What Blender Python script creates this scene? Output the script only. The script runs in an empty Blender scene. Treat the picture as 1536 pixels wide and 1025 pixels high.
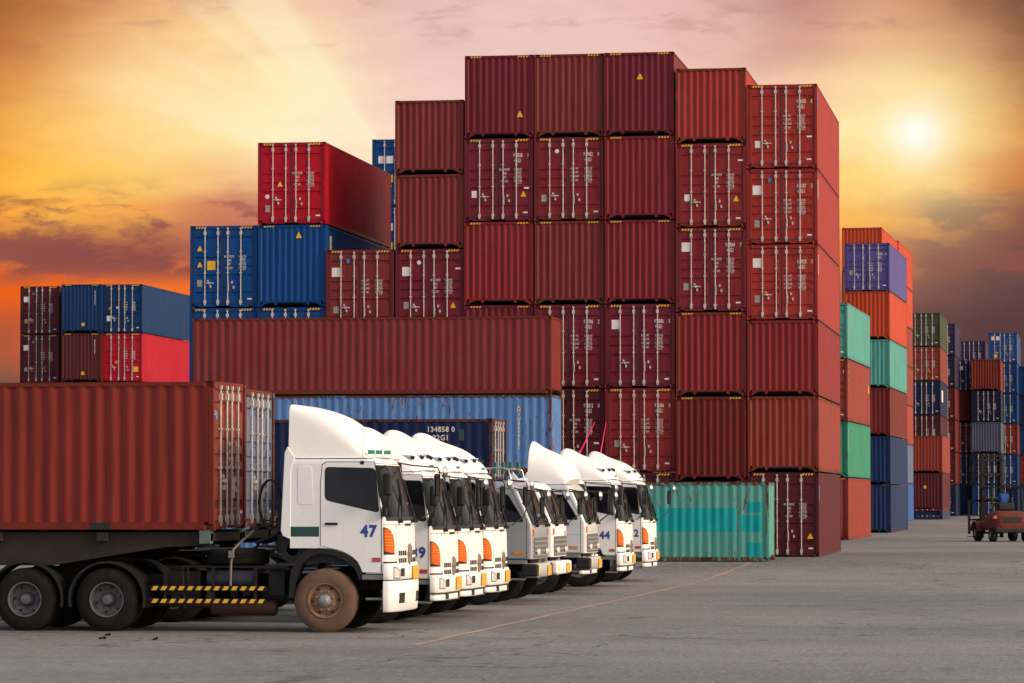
import bpy, bmesh, math, random
from math import sin, cos, pi, radians as R, atan, tan, exp
from mathutils import Vector, Matrix
from mathutils.geometry import tessellate_polygon
random.seed(7)
scene = bpy.context.scene
col = bpy.data.collections.new("yard"); scene.collection.children.link(col)

# ------------------------------------------------------------------ helpers
class MB:
    def __init__(s): s.v = []; s.f = []; s.m = []
    def add(s, vs, fs, mi=0):
        n = len(s.v); s.v += [tuple(p) for p in vs]
        s.f += [tuple(i + n for i in f) for f in fs]; s.m += [mi] * len(fs); return s
    def box(s, x0, x1, y0, y1, z0, z1, mi=0):
        vs = [(x, y, z) for x in (x0, x1) for y in (y0, y1) for z in (z0, z1)]
        return s.add(vs, [(0,1,3,2),(4,6,7,5),(0,4,5,1),(2,3,7,6),(0,2,6,4),(1,5,7,3)], mi)
    def prism(s, poly, ax, a, b, mi=0):
        n = len(poly); vs = []
        for t in (a, b):
            for p in poly:
                q = [0,0,0]; o = [i for i in range(3) if i != ax]
                q[o[0]] = p[0]; q[o[1]] = p[1]; q[ax] = t; vs.append(q)
        fs = [tuple(range(n)), tuple(range(2*n-1, n-1, -1))] + [(i, i+n, (i+1)%n+n, (i+1)%n) for i in range(n)]
        return s.add(vs, fs, mi)
    def loft(s, rings, closed=True, cap=True, mi=0):
        n = len(rings[0]); vs = [p for r in rings for p in r]; fs = []
        for j in range(len(rings)-1):
            for i in range(n if closed else n-1):
                k = (i+1) % n
                fs.append((j*n+i, j*n+k, (j+1)*n+k, (j+1)*n+i))
        if cap: fs += [tuple(range(n-1, -1, -1)), tuple(range((len(rings)-1)*n, len(rings)*n))]
        return s.add(vs, fs, mi)
    def tube(s, pts, r, n=8, mi=0):
        pts = [Vector(p) for p in pts]; rings = []
        prev = None
        for i, p in enumerate(pts):
            d = (pts[min(i+1, len(pts)-1)] - pts[max(i-1, 0)]).normalized()
            if prev is None: a = d.orthogonal().normalized()
            else:
                a = (prev - d * prev.dot(d)); a = a.normalized() if a.length > 1e-5 else d.orthogonal().normalized()
            prev = a; b = d.cross(a); rr = r[i] if isinstance(r, (list, tuple)) else r
            rings.append([p + a*rr*cos(2*pi*k/n) + b*rr*sin(2*pi*k/n) for k in range(n)])
        return s.loft(rings, mi=mi)
    def lathe(s, prof, c, ax=1, n=32, mi=0, cap=True):          # prof: (axial, radius)
        rings = []
        for a, r in prof:
            ring = []
            for k in range(n):
                t = 2*pi*k/n; q = [0,0,0]; o = [i for i in range(3) if i != ax]
                q[ax] = c[ax]+a; q[o[0]] = c[o[0]]+r*cos(t); q[o[1]] = c[o[1]]+r*sin(t); ring.append(q)
            rings.append(ring)
        return s.loft(rings, cap=cap, mi=mi)
    def build(s, name, mat, parent=None, smooth=None, bevel=0, loc=None):
        me = bpy.data.meshes.new(name); me.from_pydata(s.v, [], s.f)
        mats = mat if isinstance(mat, (list, tuple)) else [mat]
        for m in mats: me.materials.append(m)
        if len(mats) > 1: me.polygons.foreach_set('material_index', s.m)
        bm = bmesh.new(); bm.from_mesh(me)
        bmesh.ops.remove_doubles(bm, verts=bm.verts, dist=1e-5)
        bmesh.ops.dissolve_degenerate(bm, edges=bm.edges, dist=1e-5)
        bmesh.ops.recalc_face_normals(bm, faces=bm.faces); bm.to_mesh(me); bm.free()
        if smooth:
            me.polygons.foreach_set('use_smooth', [True]*len(me.polygons)); me.set_sharp_from_angle(angle=R(smooth))
        o = bpy.data.objects.new(name, me); col.objects.link(o)
        if parent: o.parent = parent
        if loc: o.location = loc
        if bevel:
            b = o.modifiers.new('bevel', 'BEVEL'); b.width = bevel; b.segments = 2; b.limit_method = 'ANGLE'; b.angle_limit = R(35)
        return o
def empty(name, loc=(0,0,0), rz=0):
    o = bpy.data.objects.new(name, None); col.objects.link(o); o.location = loc; o.rotation_euler.z = rz
    o.empty_display_size = .3; return o
def tag(o, label=None, cat=None, group=None, kind=None):
    for k, v in (('label', label), ('category', cat), ('group', group), ('kind', kind)):
        if v: o[k] = v
    return o
def copy_tree(o, parent=None):
    c = o.copy(); col.objects.link(c); c.parent = parent
    for ch in o.children: copy_tree(ch, c)
    return c
def sr(r, g, b):
    def f(c):
        c /= 255.; return c/12.92 if c <= .04045 else ((c+.055)/1.055)**2.4
    return (f(r), f(g), f(b))

# ------------------------------------------------------------------ materials
MATS = {}
def nd(nt, t, **kw):
    n = nt.nodes.new(t)
    for k, v in kw.items():
        if k == 'ins':
            for i, x in v.items():
                if hasattr(x, 'links') or isinstance(x, bpy.types.NodeSocket): nt.links.new(x, n.inputs[i])
                else: n.inputs[i].default_value = x
        else: setattr(n, k, v)
    return n
def mathn(nt, op, a, b=0., c=0., clamp=False):
    return nd(nt, 'ShaderNodeMath', operation=op, use_clamp=clamp, ins={0: a, 1: b, 2: c}).outputs[0]
def mixc(nt, f, a, b, blend='MIX'):
    n = nt.nodes.new('ShaderNodeMix'); n.data_type = 'RGBA'; n.blend_type = blend
    for i, x in ((0, f), (6, a), (7, b)):
        if isinstance(x, bpy.types.NodeSocket): nt.links.new(x, n.inputs[i])
        elif i == 0: n.inputs[i].default_value = x
        else: n.inputs[i].default_value = (*x[:3], 1)
    return n.outputs[2]
def noise(nt, vec, scale, detail=4, rough=.55, dist=0):
    return nd(nt, 'ShaderNodeTexNoise', ins={'Vector': vec, 'Scale': scale, 'Detail': detail, 'Roughness': rough, 'Distortion': dist}).outputs[0]
def ramp(nt, v, lo, hi):
    return nd(nt, 'ShaderNodeMapRange', interpolation_type='SMOOTHSTEP', ins={0: v, 1: lo, 2: hi, 3: 0., 4: 1.}).outputs[0]
def newmat(name):
    m = bpy.data.materials.new(name); m.use_nodes = True; nt = m.node_tree
    return m, nt, nt.nodes['Principled BSDF']
def objvec(nt, k=41.):
    tc = nd(nt, 'ShaderNodeTexCoord'); oi = nd(nt, 'ShaderNodeObjectInfo')
    r = mathn(nt, 'MULTIPLY', oi.outputs['Random'], k)
    return nd(nt, 'ShaderNodeVectorMath', operation='ADD', ins={0: tc.outputs['Object'], 1: r}).outputs[0]
def mapping(nt, vec, s):
    return nd(nt, 'ShaderNodeMapping', ins={'Vector': vec, 'Scale': s}).outputs[0]
def paint(c, wear=.15, fade=.25, rough=.5):
    """weathered container paint; wear 0..1 = share of rust"""
    key = ('p', c, wear, fade, rough)
    if key in MATS: return MATS[key]
    m, nt, b = newmat('container_paint'); v = objvec(nt)
    big = noise(nt, v, .7, 4); st = noise(nt, mapping(nt, v, (5, 5, .35)), 1.6, 5, .6)
    fine = noise(nt, v, 14, 5, .7)
    c0 = c; lum = sum(c)/3
    faded = tuple(x*.85 + (lum*.9+.05)*.15 for x in c); dark = tuple(x*.62 for x in c)
    x = mixc(nt, mathn(nt, 'MULTIPLY', ramp(nt, big, .38, .72), fade), c0, faded)
    x = mixc(nt, mathn(nt, 'MULTIPLY', ramp(nt, st, .42, .70), .72), x, dark)
    x = mixc(nt, mathn(nt, 'MULTIPLY', ramp(nt, fine, .62, .72), .35), x, tuple(q*1.25+.012 for q in c))
    rn = mathn(nt, 'ADD', mathn(nt, 'MULTIPLY', noise(nt, mapping(nt, v, (6, 6, 1.2)), 2.2, 8, .7), .7), mathn(nt, 'MULTIPLY', big, .3))
    t = .68 - wear*.24
    rf = ramp(nt, rn, t, t+.035)
    rust = mixc(nt, fine, sr(112, 62, 38), sr(58, 30, 22))
    x = mixc(nt, rf, x, rust)
    nt.links.new(x, b.inputs['Base Color'])
    ro = mathn(nt, 'ADD', rough, mathn(nt, 'MULTIPLY', rf, .3)); nt.links.new(ro, b.inputs['Roughness'])
    b.inputs['Specular IOR Level'].default_value = .16
    bp = nd(nt, 'ShaderNodeBump', ins={'Height': fine, 'Strength': .12, 'Distance': .01}); nt.links.new(bp.outputs[0], b.inputs['Normal'])
    MATS[key] = m; return m
def simple(name, c, rough=.5, metal=0., var=.12, spec=.5, scale=6, coat=0, dirt=None):
    key = ('s', name)
    if key in MATS: return MATS[key]
    m, nt, b = newmat(name); v = objvec(nt)
    n = noise(nt, v, scale, 5, .6)
    x = mixc(nt, ramp(nt, n, .3, .75), c, tuple(q*(1-var) for q in c))
    if dirt:
        d = noise(nt, mapping(nt, v, (3, 3, .8)), 2.5, 7, .68)
        x = mixc(nt, mathn(nt, 'MULTIPLY', ramp(nt, d, .5, .78), dirt[1]), x, dirt[0])
    nt.links.new(x, b.inputs['Base Color'])
    b.inputs['Metallic'].default_value = metal; b.inputs['Specular IOR Level'].default_value = spec
    nt.links.new(mathn(nt, 'ADD', rough, mathn(nt, 'MULTIPLY', n, .15)), b.inputs['Roughness'])
    b.inputs['Coat Weight'].default_value = coat; b.inputs['Coat Roughness'].default_value = .08
    MATS[key] = m; return m
dust = sr(150, 135, 120)
WHITE = simple('white_truck_paint', (.74, .75, .775), .4, 0, .04, .3, 1.5, .06, (sr(168,166,164), .22))
SILVER = simple('silver_truck_paint', (.30, .32, .36), .35, .35, .08, .5, 2, .3, (sr(140,132,124), .3))
PALE = simple('pale_truck_paint', (.56, .59, .62), .35, .1, .08, .5, 2, .3, (sr(150,140,130), .3))
FWHITE = simple('fairing_white', (.75, .755, .765), .5, 0, .05, .25, 1.2, .0, (sr(172,170,168), .22))
BLACK = simple('black_plastic', (.012, .012, .013), .5, 0, .3, .3, 5, 0, (sr(64,58,54), .15))
CHAS = simple('chassis_paint', (.013, .012, .013), .6, 0, .3, .2, 5, 0, (sr(70,58,50), .2))
RUB = simple('tyre_rubber', (.013, .012, .012), .85, 0, .3, .15, 4, 0, (sr(66,58,54), .3))
DRUB = simple('dusty_tyre_rubber', sr(108,88,75), .9, 0, .25, .1, 3, 0, (sr(84,64,52), .5))
RIM = simple('grey_rim', (.12, .125, .14), .5, .3, .3, .5, 7, 0, (sr(70,62,58), .5))
DRIM = simple('dusty_rim', sr(134,104,84), .7, 0, .3, .2, 6, 0, (sr(96,60,44), .5))
HUB = simple('steel_hub', (.34, .35, .37), .4, .5, .4, .5, 20)
SEAL = simple('door_gasket', (.012, .012, .013), .7, 0, .2)
GALV = simple('galvanised_bar', sr(196,188,184), .5, .1, .3, .4, 9, 0, (sr(120,88,74), .45))
CHROME = simple('chrome', (.62, .62, .63), .15, 1., .1)
LAMP = simple('lamp_glass', (.62, .63, .65), .25, .1, .35, .4, 5, .1)
AMBER = simple('amber_lens', (.66, .11, .004), .3, 0, .35, .2, 22, 0)
RLENS = simple('dull_red_lens', (.38, .06, .03), .3, 0, .2, .6, 18, .4)
YEL = simple('yellow_plate', (.66, .34, .02), .5, 0, .12)
YHAZ = simple('hazard_yellow', (.75, .43, .02), .55, 0, .25, .4, 14)
WTXT = simple('white_lettering', (.62, .58, .57), .6, 0, .3, .3, 30)
STICK = simple('white_sticker', (.72, .66, .66), .5, 0, .12, .4, 10)
DPLATE = simple('data_plate', (.36, .32, .29), .5, .2, .4, .4, 14)
BTXT = simple('blue_lettering', (.02, .05, .30), .5, 0, .2)
GREEN = simple('green_stripe', (.012, .06, .052), .4, 0, .2)
LGREEN = simple('green_lamp', (.05, .30, .20), .3, 0, .2)
PINK = simple('pink_streamer', (.85, .01, .18), .6, 0, .1)
BSTK = simple('blue_sticker', (.07, .18, .48), .5, 0, .2)
BEIGE = simple('trailer_paint', sr(46,38,35), .7, 0, .3, .3, 3, 0, (sr(60,44,36), .5))
TGREEN = simple('faded_green_paint', sr(92,112,104), .7, 0, .3, .3, 3, 0, (sr(70,56,46), .5))
BROWNT = simple('brown_tank', sr(62,34,26), .6, 0, .3)
TANK = simple('dull_blue_tank', (.02, .023, .034), .4, .3, .3)
def glassmat(name, c, r=.06):
    m, nt, b = newmat(name); v = objvec(nt)
    n = noise(nt, mapping(nt, v, (1.5, 3.5, .5)), 1.5, 3)
    nt.links.new(mixc(nt, ramp(nt, n, .35, .7), c, tuple(x*.35 for x in c)), b.inputs['Base Color'])
    b.inputs['Roughness'].default_value = r; b.inputs['Specular IOR Level'].default_value = .1; b.inputs['IOR'].default_value = 1.22
    bp = nd(nt, 'ShaderNodeBump', ins={'Height': noise(nt, v, 1.3, 2), 'Strength': .15, 'Distance': .05}); nt.links.new(bp.outputs[0], b.inputs['Normal'])
    return m
WGLASS = glassmat('windscreen_glass', (.012, .017, .018)); WGLASS.node_tree.nodes['Principled BSDF'].inputs['Specular IOR Level'].default_value = .06; SGLASS = glassmat('tinted_side_glass', (.010, .011, .016), .04); SGLASS.node_tree.nodes['Principled BSDF'].inputs['IOR'].default_value = 1.45; SGLASS.node_tree.nodes['Principled BSDF'].inputs['Specular IOR Level'].default_value = .5

# paints seen in the yard
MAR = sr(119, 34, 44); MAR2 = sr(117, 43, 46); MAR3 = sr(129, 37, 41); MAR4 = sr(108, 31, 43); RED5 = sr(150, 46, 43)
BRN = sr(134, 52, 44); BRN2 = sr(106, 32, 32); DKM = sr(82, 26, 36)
BLU = sr(6, 66, 130); REDR = sr(168, 14, 40); NAVY = sr(22, 34, 74); LBLU = sr(84, 126, 184); TEAL = sr(78, 150, 142)
SEA = sr(50, 132, 108); ORG = sr(180, 64, 34); PUR = sr(82, 74, 138); GRB = sr(92, 104, 132); OLV = sr(76, 78, 58)
DBL = sr(20, 44, 86); BRB = sr(50, 88, 156); RUSTR = sr(146, 62, 50)

# ------------------------------------------------------------------ containers
def corr(L, pitch, d):
    n = max(1, round(L/pitch)); p = L/n; out = []
    for i in range(n):
        u = i*p; out += [(u, 0), (u+p*.27, 0), (u+p*.5, d), (u+p*.77, d)]
    out.append((L, 0)); return out
W2 = 1.219
def casting_mesh():
    bm = bmesh.new(); bmesh.ops.create_cube(bm, size=1)
    for v in bm.verts: v.co = Vector((v.co.x*.162, v.co.y*.178, v.co.z*.118))
    fs = [f for f in bm.faces if abs(f.normal.z) < .5]
    r = bmesh.ops.inset_individual(bm, faces=fs, thickness=.03, depth=0)
    for f in fs:
        c = f.calc_center_median()
        bmesh.ops.translate(bm, verts=f.verts, vec=-f.normal*.045)
    me = bpy.data.meshes.new('corner_casting'); bm.to_mesh(me); bm.free(); return me
CAST = casting_mesh()
BARS = (-.68, -.21, .15, .62)
_bar = {}
def bar_mesh(H):
    if H in _bar: return _bar[H]
    b = MB(); b.tube([(0,0,.07), (0,0,H-.07)], .019, 8)
    for z in (.2, H-.26): b.box(-.042, .042, -.03, .03, z-.06, z+.06)
    for z in (.12, H-.10): b.box(-.03, .03, -.026, .03, z-.035, z+.035)
    for z in (.42*H, .68*H): b.box(-.04, .04, -.025, .03, z-.02, z+.02)
    o = b.build('bar', GALV, smooth=40); me = o.data; bpy.data.objects.remove(o); _bar[H] = me; return me
def handle_mesh():
    b = MB(); b.box(0, .30, -.03, -.012, -.016, .016); b.box(.10, .17, -.045, .0, -.035, .035); b.box(.15, .2, -.03, .02, -.16, -.07)
    b.box(.06,.11,-.03,.02,.05,.11)
    o = b.build('h', GALV); me = o.data; bpy.data.objects.remove(o); return me
HAND = handle_mesh()
def handle2_mesh():
    b = MB(); b.box(-.02, .02, -.035, -.01, -.3, .02); b.box(.1, .15, -.03, .02, -.02, .07); b.box(.16, .21, -.03, .02, -.2, -.11)
    o = b.build('h2', GALV); me = o.data; bpy.data.objects.remove(o); return me
HAND2 = handle2_mesh()
PROTO = {}
def container_proto(L, H, c, wear, fwear, fade=.25, fc=None):
    key = (L, H, c, wear, fwear, fade)
    if key in PROTO: return PROTO[key]
    P = paint(c, wear, fade); FM = paint(fc or tuple(x*.8 for x in c), fwear, .1, .6)
    root = bpy.data.objects.new('shipping_container', None)
    col.objects.link(root); root.empty_display_size = .3
    f = MB(); e = .0035
    for sx in (-1, 1):
        xo = sx*W2; xi = sx*(W2-.1)
        for y0, y1 in ((0, .09), (L-.09, L)): f.box(min(xo, xi), max(xo, xi), y0+e, y1-e, .118, H-.118)
        a, b_ = sorted((sx*(W2-e), sx*(W2-.06)))
        f.box(a, b_, .178, L-.178, H-.085, H-.012); f.box(a, b_, .178, L-.178, .02, .15)
    f.box(-W2+.162, W2-.162, .012, .1, H-.125, H-.006)                # door header
    f.box(-W2+.162, W2-.162, .012, .1, .055, .14)                     # door sill
    f.box(-W2+.3, -.25, .012, .1, .02, .056); f.box(.25, W2-.3, .012, .1, .02, .056)
    f.box(-W2+.162, W2-.162, L-.09, L-.01, H-.09, H-.006)
    f.box(-W2+.162, W2-.162, L-.09, L-.01, .15, .205)
    for sx in (-1, 1):                                                # gussets and tunnel lugs at the blind end
        q = [(sx*(W2-.162), .15), (sx*(W2-.4), .15), (sx*(W2-.162), .035)]
        f.prism(q, 1, L-.09, L-.012); cx = sx*.58
        f.prism([(cx-.07, .15), (cx+.07, .15), (cx+.03, .06), (cx-.03, .06)], 1, L-.09, L-.012)
    o = f.build('frame', FM, root)
    for sx in (-1, 1):
        for y in (.089, L-.089):
            for z in (.059, H-.059):
                k = bpy.data.objects.new('corner_casting', CAST.copy() if False else CAST); col.objects.link(k); k.parent = root
                k.location = (sx*(W2-.081), y, z)
                if not k.material_slots or not CAST.materials: CAST.materials.append(None)
                k.material_slots[0].link = 'OBJECT'; k.material_slots[0].material = FM
    pr = corr(L-.18, .28, .036)
    for sx in (-1, 1):
        s = MB(); n = len(pr)
        vs = [(sx*(W2-.008-d), .09+u, z) for z in (.15, H-.085) for u, d in pr]
        s.add(vs, [(i, i+1, n+i+1, n+i) for i in range(n-1)]); s.build('side_panel', P, root, smooth=80)
    pe = corr(2*(W2-.1), .222, .045); s = MB(); n = len(pe)
    vs = [(-W2+.1+u, L-.02-d, z) for z in (.205, H-.09) for u, d in pe]
    s.add(vs, [(i, i+1, n+i+1, n+i) for i in range(n-1)]); s.build('end_wall', P, root, smooth=80)
    MB().box(-W2+.02, W2-.02, .1, L-.1, H-.05, H-.03).build('roof_panel', P, root)
    MB().box(-W2+.06, W2-.06, .1, L-.1, .1, .148).build('floor', CHAS, root)
    q = MB().box(-W2+.1, W2-.1, .062, .1, .14, H-.125)
    for x0, x1, za, zb in ((-W2+.1, -W2+.128, .142, H-.127), (-.05, -.010, .142, H-.127), (W2-.128, W2-.1, .142, H-.127), (-W2+.128, -.05, .142, .17), (-.010, W2-.128, .142, .17), (-W2+.128, -.05, H-.155, H-.127), (-.010, W2-.128, H-.155, H-.127)):
        q.box(x0, x1, .027, .0625, za, zb)
    q.build('door_gasket', SEAL, root)
    DH = H-.29; z0 = .155; z1 = H-.14
    for xa, xb in ((-W2+.112, -.042), (-.018, W2-.112)):
        d = MB(); yf = .032
        d.box(xa, xa+.07, yf, .06, z0, z1); d.box(xb-.07, xb, yf, .06, z0, z1)
        prof = [(z0, 0)]
        for fr, w in ((.13, .12), (.40, .10), (.52, .10), (.64, .10), (.88, .12)):
            zc = z0 + DH*(1-fr); prof = prof + []
            prof.append((zc, w))
        zs = [(z0, 0.)]
        for zc, w in sorted(prof[1:]): zs += [(zc-w*.5-.03, 0.), (zc-w*.5, .028), (zc+w*.5, .028), (zc+w*.5+.03, 0.)]
        zs.append((z1, 0.)); m_ = len(zs)
        vs = [(x, yf+dd, z) for x in (xa+.07, xb-.07) for z, dd in zs]
        d.add(vs, [(i, i+1, m_+i+1, m_+i) for i in range(m_-1)])
        do = d.build('door', P, root)
        for bx in [b_ for b_ in BARS if xa < b_ < xb]:
            k = bpy.data.objects.new('locking_bar', bar_mesh(H)); col.objects.link(k); k.parent = do; k.location = (bx, .006, 0)
        k = bpy.data.objects.new('door_handle', HAND if xa < -1 else HAND2); col.objects.link(k); k.parent = do
        k.location = ((BARS[0] if xa < -1 else BARS[2])+.03, .0, .86)
    PROTO[key] = root; root['unused'] = 1
    return root
_txt = {}
def text_mesh(t, size, sx=.7, mat=None, vert=False):
    key = (t, size, sx, mat.name, vert)
    if key in _txt: return _txt[key]
    cu = bpy.data.curves.new('t', 'FONT'); cu.body = '\n'.join(t) if vert else t; cu.size = size; cu.extrude = .0015; cu.resolution_u = 2
    if vert: cu.space_line = .8
    cu.space_character = 1.12; cu.align_x = 'CENTER'
    cu.offset = size*(.045 if mat is BTXT else (.015 if size < .12 else .03))
    o = bpy.data.objects.new('t', cu); scene.collection.objects.link(o)
    dg = bpy.context.evaluated_depsgraph_get(); dg.update(); me = bpy.data.meshes.new_from_object(o.evaluated_get(dg))
    bpy.data.objects.remove(o)
    for v in me.vertices: v.co.x *= sx
    me.materials.clear(); me.materials.append(mat); _txt[key] = me; return me
def put_text(t, size, loc, parent, mat=WTXT, sx=.7, rot=(pi/2, 0, 0), name='lettering', vert=False):
    k = bpy.data.objects.new(name, text_mesh(t, size, sx, mat, vert)); col.objects.link(k); k.parent = parent
    k.location = loc; k.rotation_euler = rot; return k
def plate(name, x0, x1, z0, z1, y, mat, parent):          # thin plate proud of an end, facing -y
    return MB().box(x0, x1, y-.004, y+.002, z0, z1).build(name, mat, parent)
def tri(x, z, s, y, parent):
    b = MB(); b.prism([(x-s/2, z), (x+s/2, z), (x+s*.08, z+s*.9), (x-s*.08, z+s*.9)], 1, y-.006, y); return b.build('warning_triangle', YHAZ, parent)
def hazard(H, y, parent, back=False):
    for cx in (-.83, .83):
        b = MB()
        for i in range(4):
            x = cx-.19+i*.1
            if abs(x) > W2-.19: continue
            b.prism([(x, H-.10), (x+.055, H-.10), (x+.095, H-.035), (x+.04, H-.035)], 1, y-.005, y)
        b.build('hazard_stripes', YHAZ, parent)
INST = []
def container(label, X, Y, Z, L, H, c, face='D', wear=.15, fwear=.35, num=None, code='45G1', table=True, yaw=0., rz=0,
              extras=(), group='shipping containers stacked in the yard', name='shipping_container', pitch=0, haz=True, tabst=0, fade=.25):
    """X,Y = middle of the end that faces the camera; runs away from it along +Y (turned by yaw)"""
    root = copy_tree(container_proto(L, H, c, wear, fwear, fade)); 
    if 'unused' in root: del root['unused']
    root.name = name
    if face == 'D': root.location = (X, Y, Z); root.rotation_euler = (0, 0, yaw)
    else:
        root.location = (X - sin(yaw)*L, Y + cos(yaw)*L, Z); root.rotation_euler = (0, 0, yaw+pi)
    tag(root, label, 'shipping container', group)
    D = [o for o in root.children if o.name.startswith('door') and not o.name.startswith('door_g')]
    if face == 'D':
        ld, rd = D[0], D[1]; y = .029
        if haz and H > 2.7: hazard(H, .012, root)
        if num: 
            put_text(num[:-2], .19, (.67, y, H-.66), rd, sx=.52); put_text(num[-1], .19, (1.03, y, H-.66), rd, sx=.55)
            put_text(code, .19, (.67, y, H-.845), rd, sx=.55)
        if table:
            rows = (('MAX. WT.', '30.480 KG'), ('TARE WT.', '3.900 KG'), ('PAYLOAD', '26.580 KG'), ('CU. CAP.', '76.3 CU.M')) if tabst == 0 else \
                   (('MAX. GROSS', '32.500 KG'), ('TARE', '3.890 KG'), ('NET', '28.610 KG'), ('CU. CAP.', '76.4 CU.M'))
            for i, (a, b_) in enumerate(rows):
                z = H-1.13-i*.135
                put_text(a, .115, (.20, y, z), rd, sx=.50); put_text(b_, .115, (.67, y, z), rd, sx=.50)
                put_text(b_, .055, (.68, y, z-.055), rd, sx=.8)
        plate('label_strip', .86, 1.02, .27, .32, y-.001, STICK, rd)
        for e in extras:
            if e[0] == 'tri': tri(e[1], e[2], .2, y, rd if e[1] > 0 else ld)
            elif e[0] == 'sq': plate('white_sticker', e[1]-.15, e[1]+.15, e[2]-.15, e[2]+.17, y-.001, STICK, ld if e[1] < 0 else rd)
            elif e[0] == 'yq': plate('yellow_sticker', e[1]-.16, e[1]+.14, e[2]-.17, e[2]+.15, y-.001, YHAZ, ld if e[1] < 0 else rd)
            elif e[0] == 'dp': plate('data_plate', e[1]-.09, e[1]+.09, e[2]-.12, e[2]+.12, y-.001, DPLATE if len(e) < 4 else STICK, ld)
            elif e[0] == 'bs': plate('blue_sticker', e[1]-.06, e[1]+.06, e[2]-.07, e[2]+.07, y-.001, BSTK, ld)
            elif e[0] == 'rd':
                MB().lathe([(-.004, .075), (0, .075)], (e[1], y, e[2]), 1, 20).build('round_sticker', STICK, ld)
            elif e[0] == 'ws': plate('label_strip', e[1]-.09, e[1]+.09, e[2]-.03, e[2]+.03, y-.001, STICK, rd)
            elif e[0] == 'tx': put_text(e[1], e[4], (e[2], y, e[3]), ld if e[2] < 0 else rd, sx=.8)
    else:
        # the blind end is at local y=L, looking +y: local x is mirrored
        if haz and H > 2.7:
            for cx in (-.83, .83):
                b = MB()
                for i in range(4):
                    x = -(cx-.19+i*.1)
                    b.prism([(x, H-.085), (x-.055, H-.085), (x-.095, H-.03), (x-.04, H-.03)], 1, L-.011, L-.005)
                b.build('hazard_stripes', YHAZ, root)
        for e in extras:
            if e[0] == 'tri':
                b = MB(); x, z, s = -e[1], e[2], .22; b.prism([(x-s/2, z), (x+s/2, z), (x+s*.08, z+s*.9), (x-s*.08, z+s*.9)], 1, L-.021, L-.014)
                b.build('warning_triangle', YHAZ, root)
            elif e[0] == 'yq': MB().box(-e[1]-.09, -e[1]+.09, L-.021, L-.014, e[2]-.1, e[2]+.1).build('yellow_sticker', YHAZ, root)
            elif e[0] == 'vt': put_text(e[1], .16, (-e[2], L-.016, e[3]), root, rot=(pi/2, 0, pi), vert=True)
            elif e[0] == 'ht': put_text(e[1], .2, (-e[2], L-.016, e[3]), root, rot=(pi/2, 0, pi))
    for e in extras:
        if e[0] == 'st':    # vertical lettering on the side that looks towards +X
            s_ = 1 if face == 'D' else -1
            yy = e[2] if face == 'D' else L-e[2]
            put_text(e[1], e[4], (s_*(W2-.005), yy, e[3]), root, rot=(pi/2, 0, s_*pi/2), vert=True, sx=.9)
        elif e[0] == 'sp':
            s_ = 1 if face == 'D' else -1
            yy = e[1] if face == 'D' else L-e[1]
            a, b_ = sorted((s_*(W2-.006), s_*(W2-.001)))
            MB().box(a, b_, yy-e[3]/2, yy+e[3]/2, e[2]-e[4]/2, e[2]+e[4]/2).build('side_sticker', {'w': STICK, 'y': YHAZ, 'b': BSTK}[e[5]], root)
    if rz or pitch: pass
    return root
def g(Y):
    pts = [(-500, 0), (97, 0), (117, .333), (122, .345), (160, .43), (188, .53), (207, .62), (240, .93), (290, 1.0), (9000, 1.0)]
    for (a, za), (b, zb) in zip(pts, pts[1:]):
        if Y <= b: return za + (zb-za)*(Y-a)/(b-a)
    return 1.
GAP = .022
def stack(X, Y, yaw, tiers, base=None):
    z = g(Y) if base is None else base
    for t in tiers:
        H = 2.896 if t.get('hc', False) else 2.591
        if not t.get('skip'):
            jx = random.uniform(-.012, .012); jy = random.uniform(-.03, .03)
            container(t['label'], X+jx, Y+jy, z, t.get('L', 12.192), H, t['c'], t.get('f', 'B'), t.get('w', .22), t.get('fw', .35), t.get('n'),
                      t.get('code', '45G1'), t.get('tab', True), yaw, extras=t.get('x', ()), tabst=t.get('ts', 0), haz=t.get('haz', True), fade=t.get('fade', .25))
        z += H+GAP
def lstack(px_r, depth, tiers):
    ang = atan((px_r-768)/5200) - atan(.15734); t_ = tan(ang); Y = depth/(.9867-.1553*t_)
    stack(t_*Y-W2, Y, 0, tiers)
HC = True
YS = 119.0; XR = -8.087-W2
cx = lambda i: XR-(8-i)*2.4745
# column 8 = rightmost ... 0 = leftmost
stack(cx(8), YS, 0, [
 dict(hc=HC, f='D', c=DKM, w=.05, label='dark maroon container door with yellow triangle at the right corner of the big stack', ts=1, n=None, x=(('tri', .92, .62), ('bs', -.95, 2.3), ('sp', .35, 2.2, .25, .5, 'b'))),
 dict(c=BRN, fw=.8, label='maroon ribbed end container resting directly on the dark corner container with the triangle'),
 dict(c=MAR3, fw=.6, label='maroon ribbed end container just under the door numbered 400920'),
 dict(f='D', c=RED5, n='400920 5', code='42G1', label='red container door numbered 400920 with plain white square sticker', x=(('sq', -.86, 1.95), ('dp', -.86, .72), ('sp', .4, 1.9, .14, .7, 'w'))),
 dict(f='D', c=RED5, n='404187 5', code='42G1', label='red container door numbered 404187 with pale blue centred square sticker', x=(('sq', -.86, 1.85), ('bs', -.42, 2.2), ('dp', -.86, .70), ('sp', .4, 1.9, .14, .7, 'w'))),
 dict(hc=HC, f='D', c=RED5, n='972655 8', label='red container door numbered 972655 on top of the rightmost column', x=(('dp', -.83, .83, 1), ('ws', .95, 1.08), ('sp', .35, 2.3, .14, .5, 'b'))),
])
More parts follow.
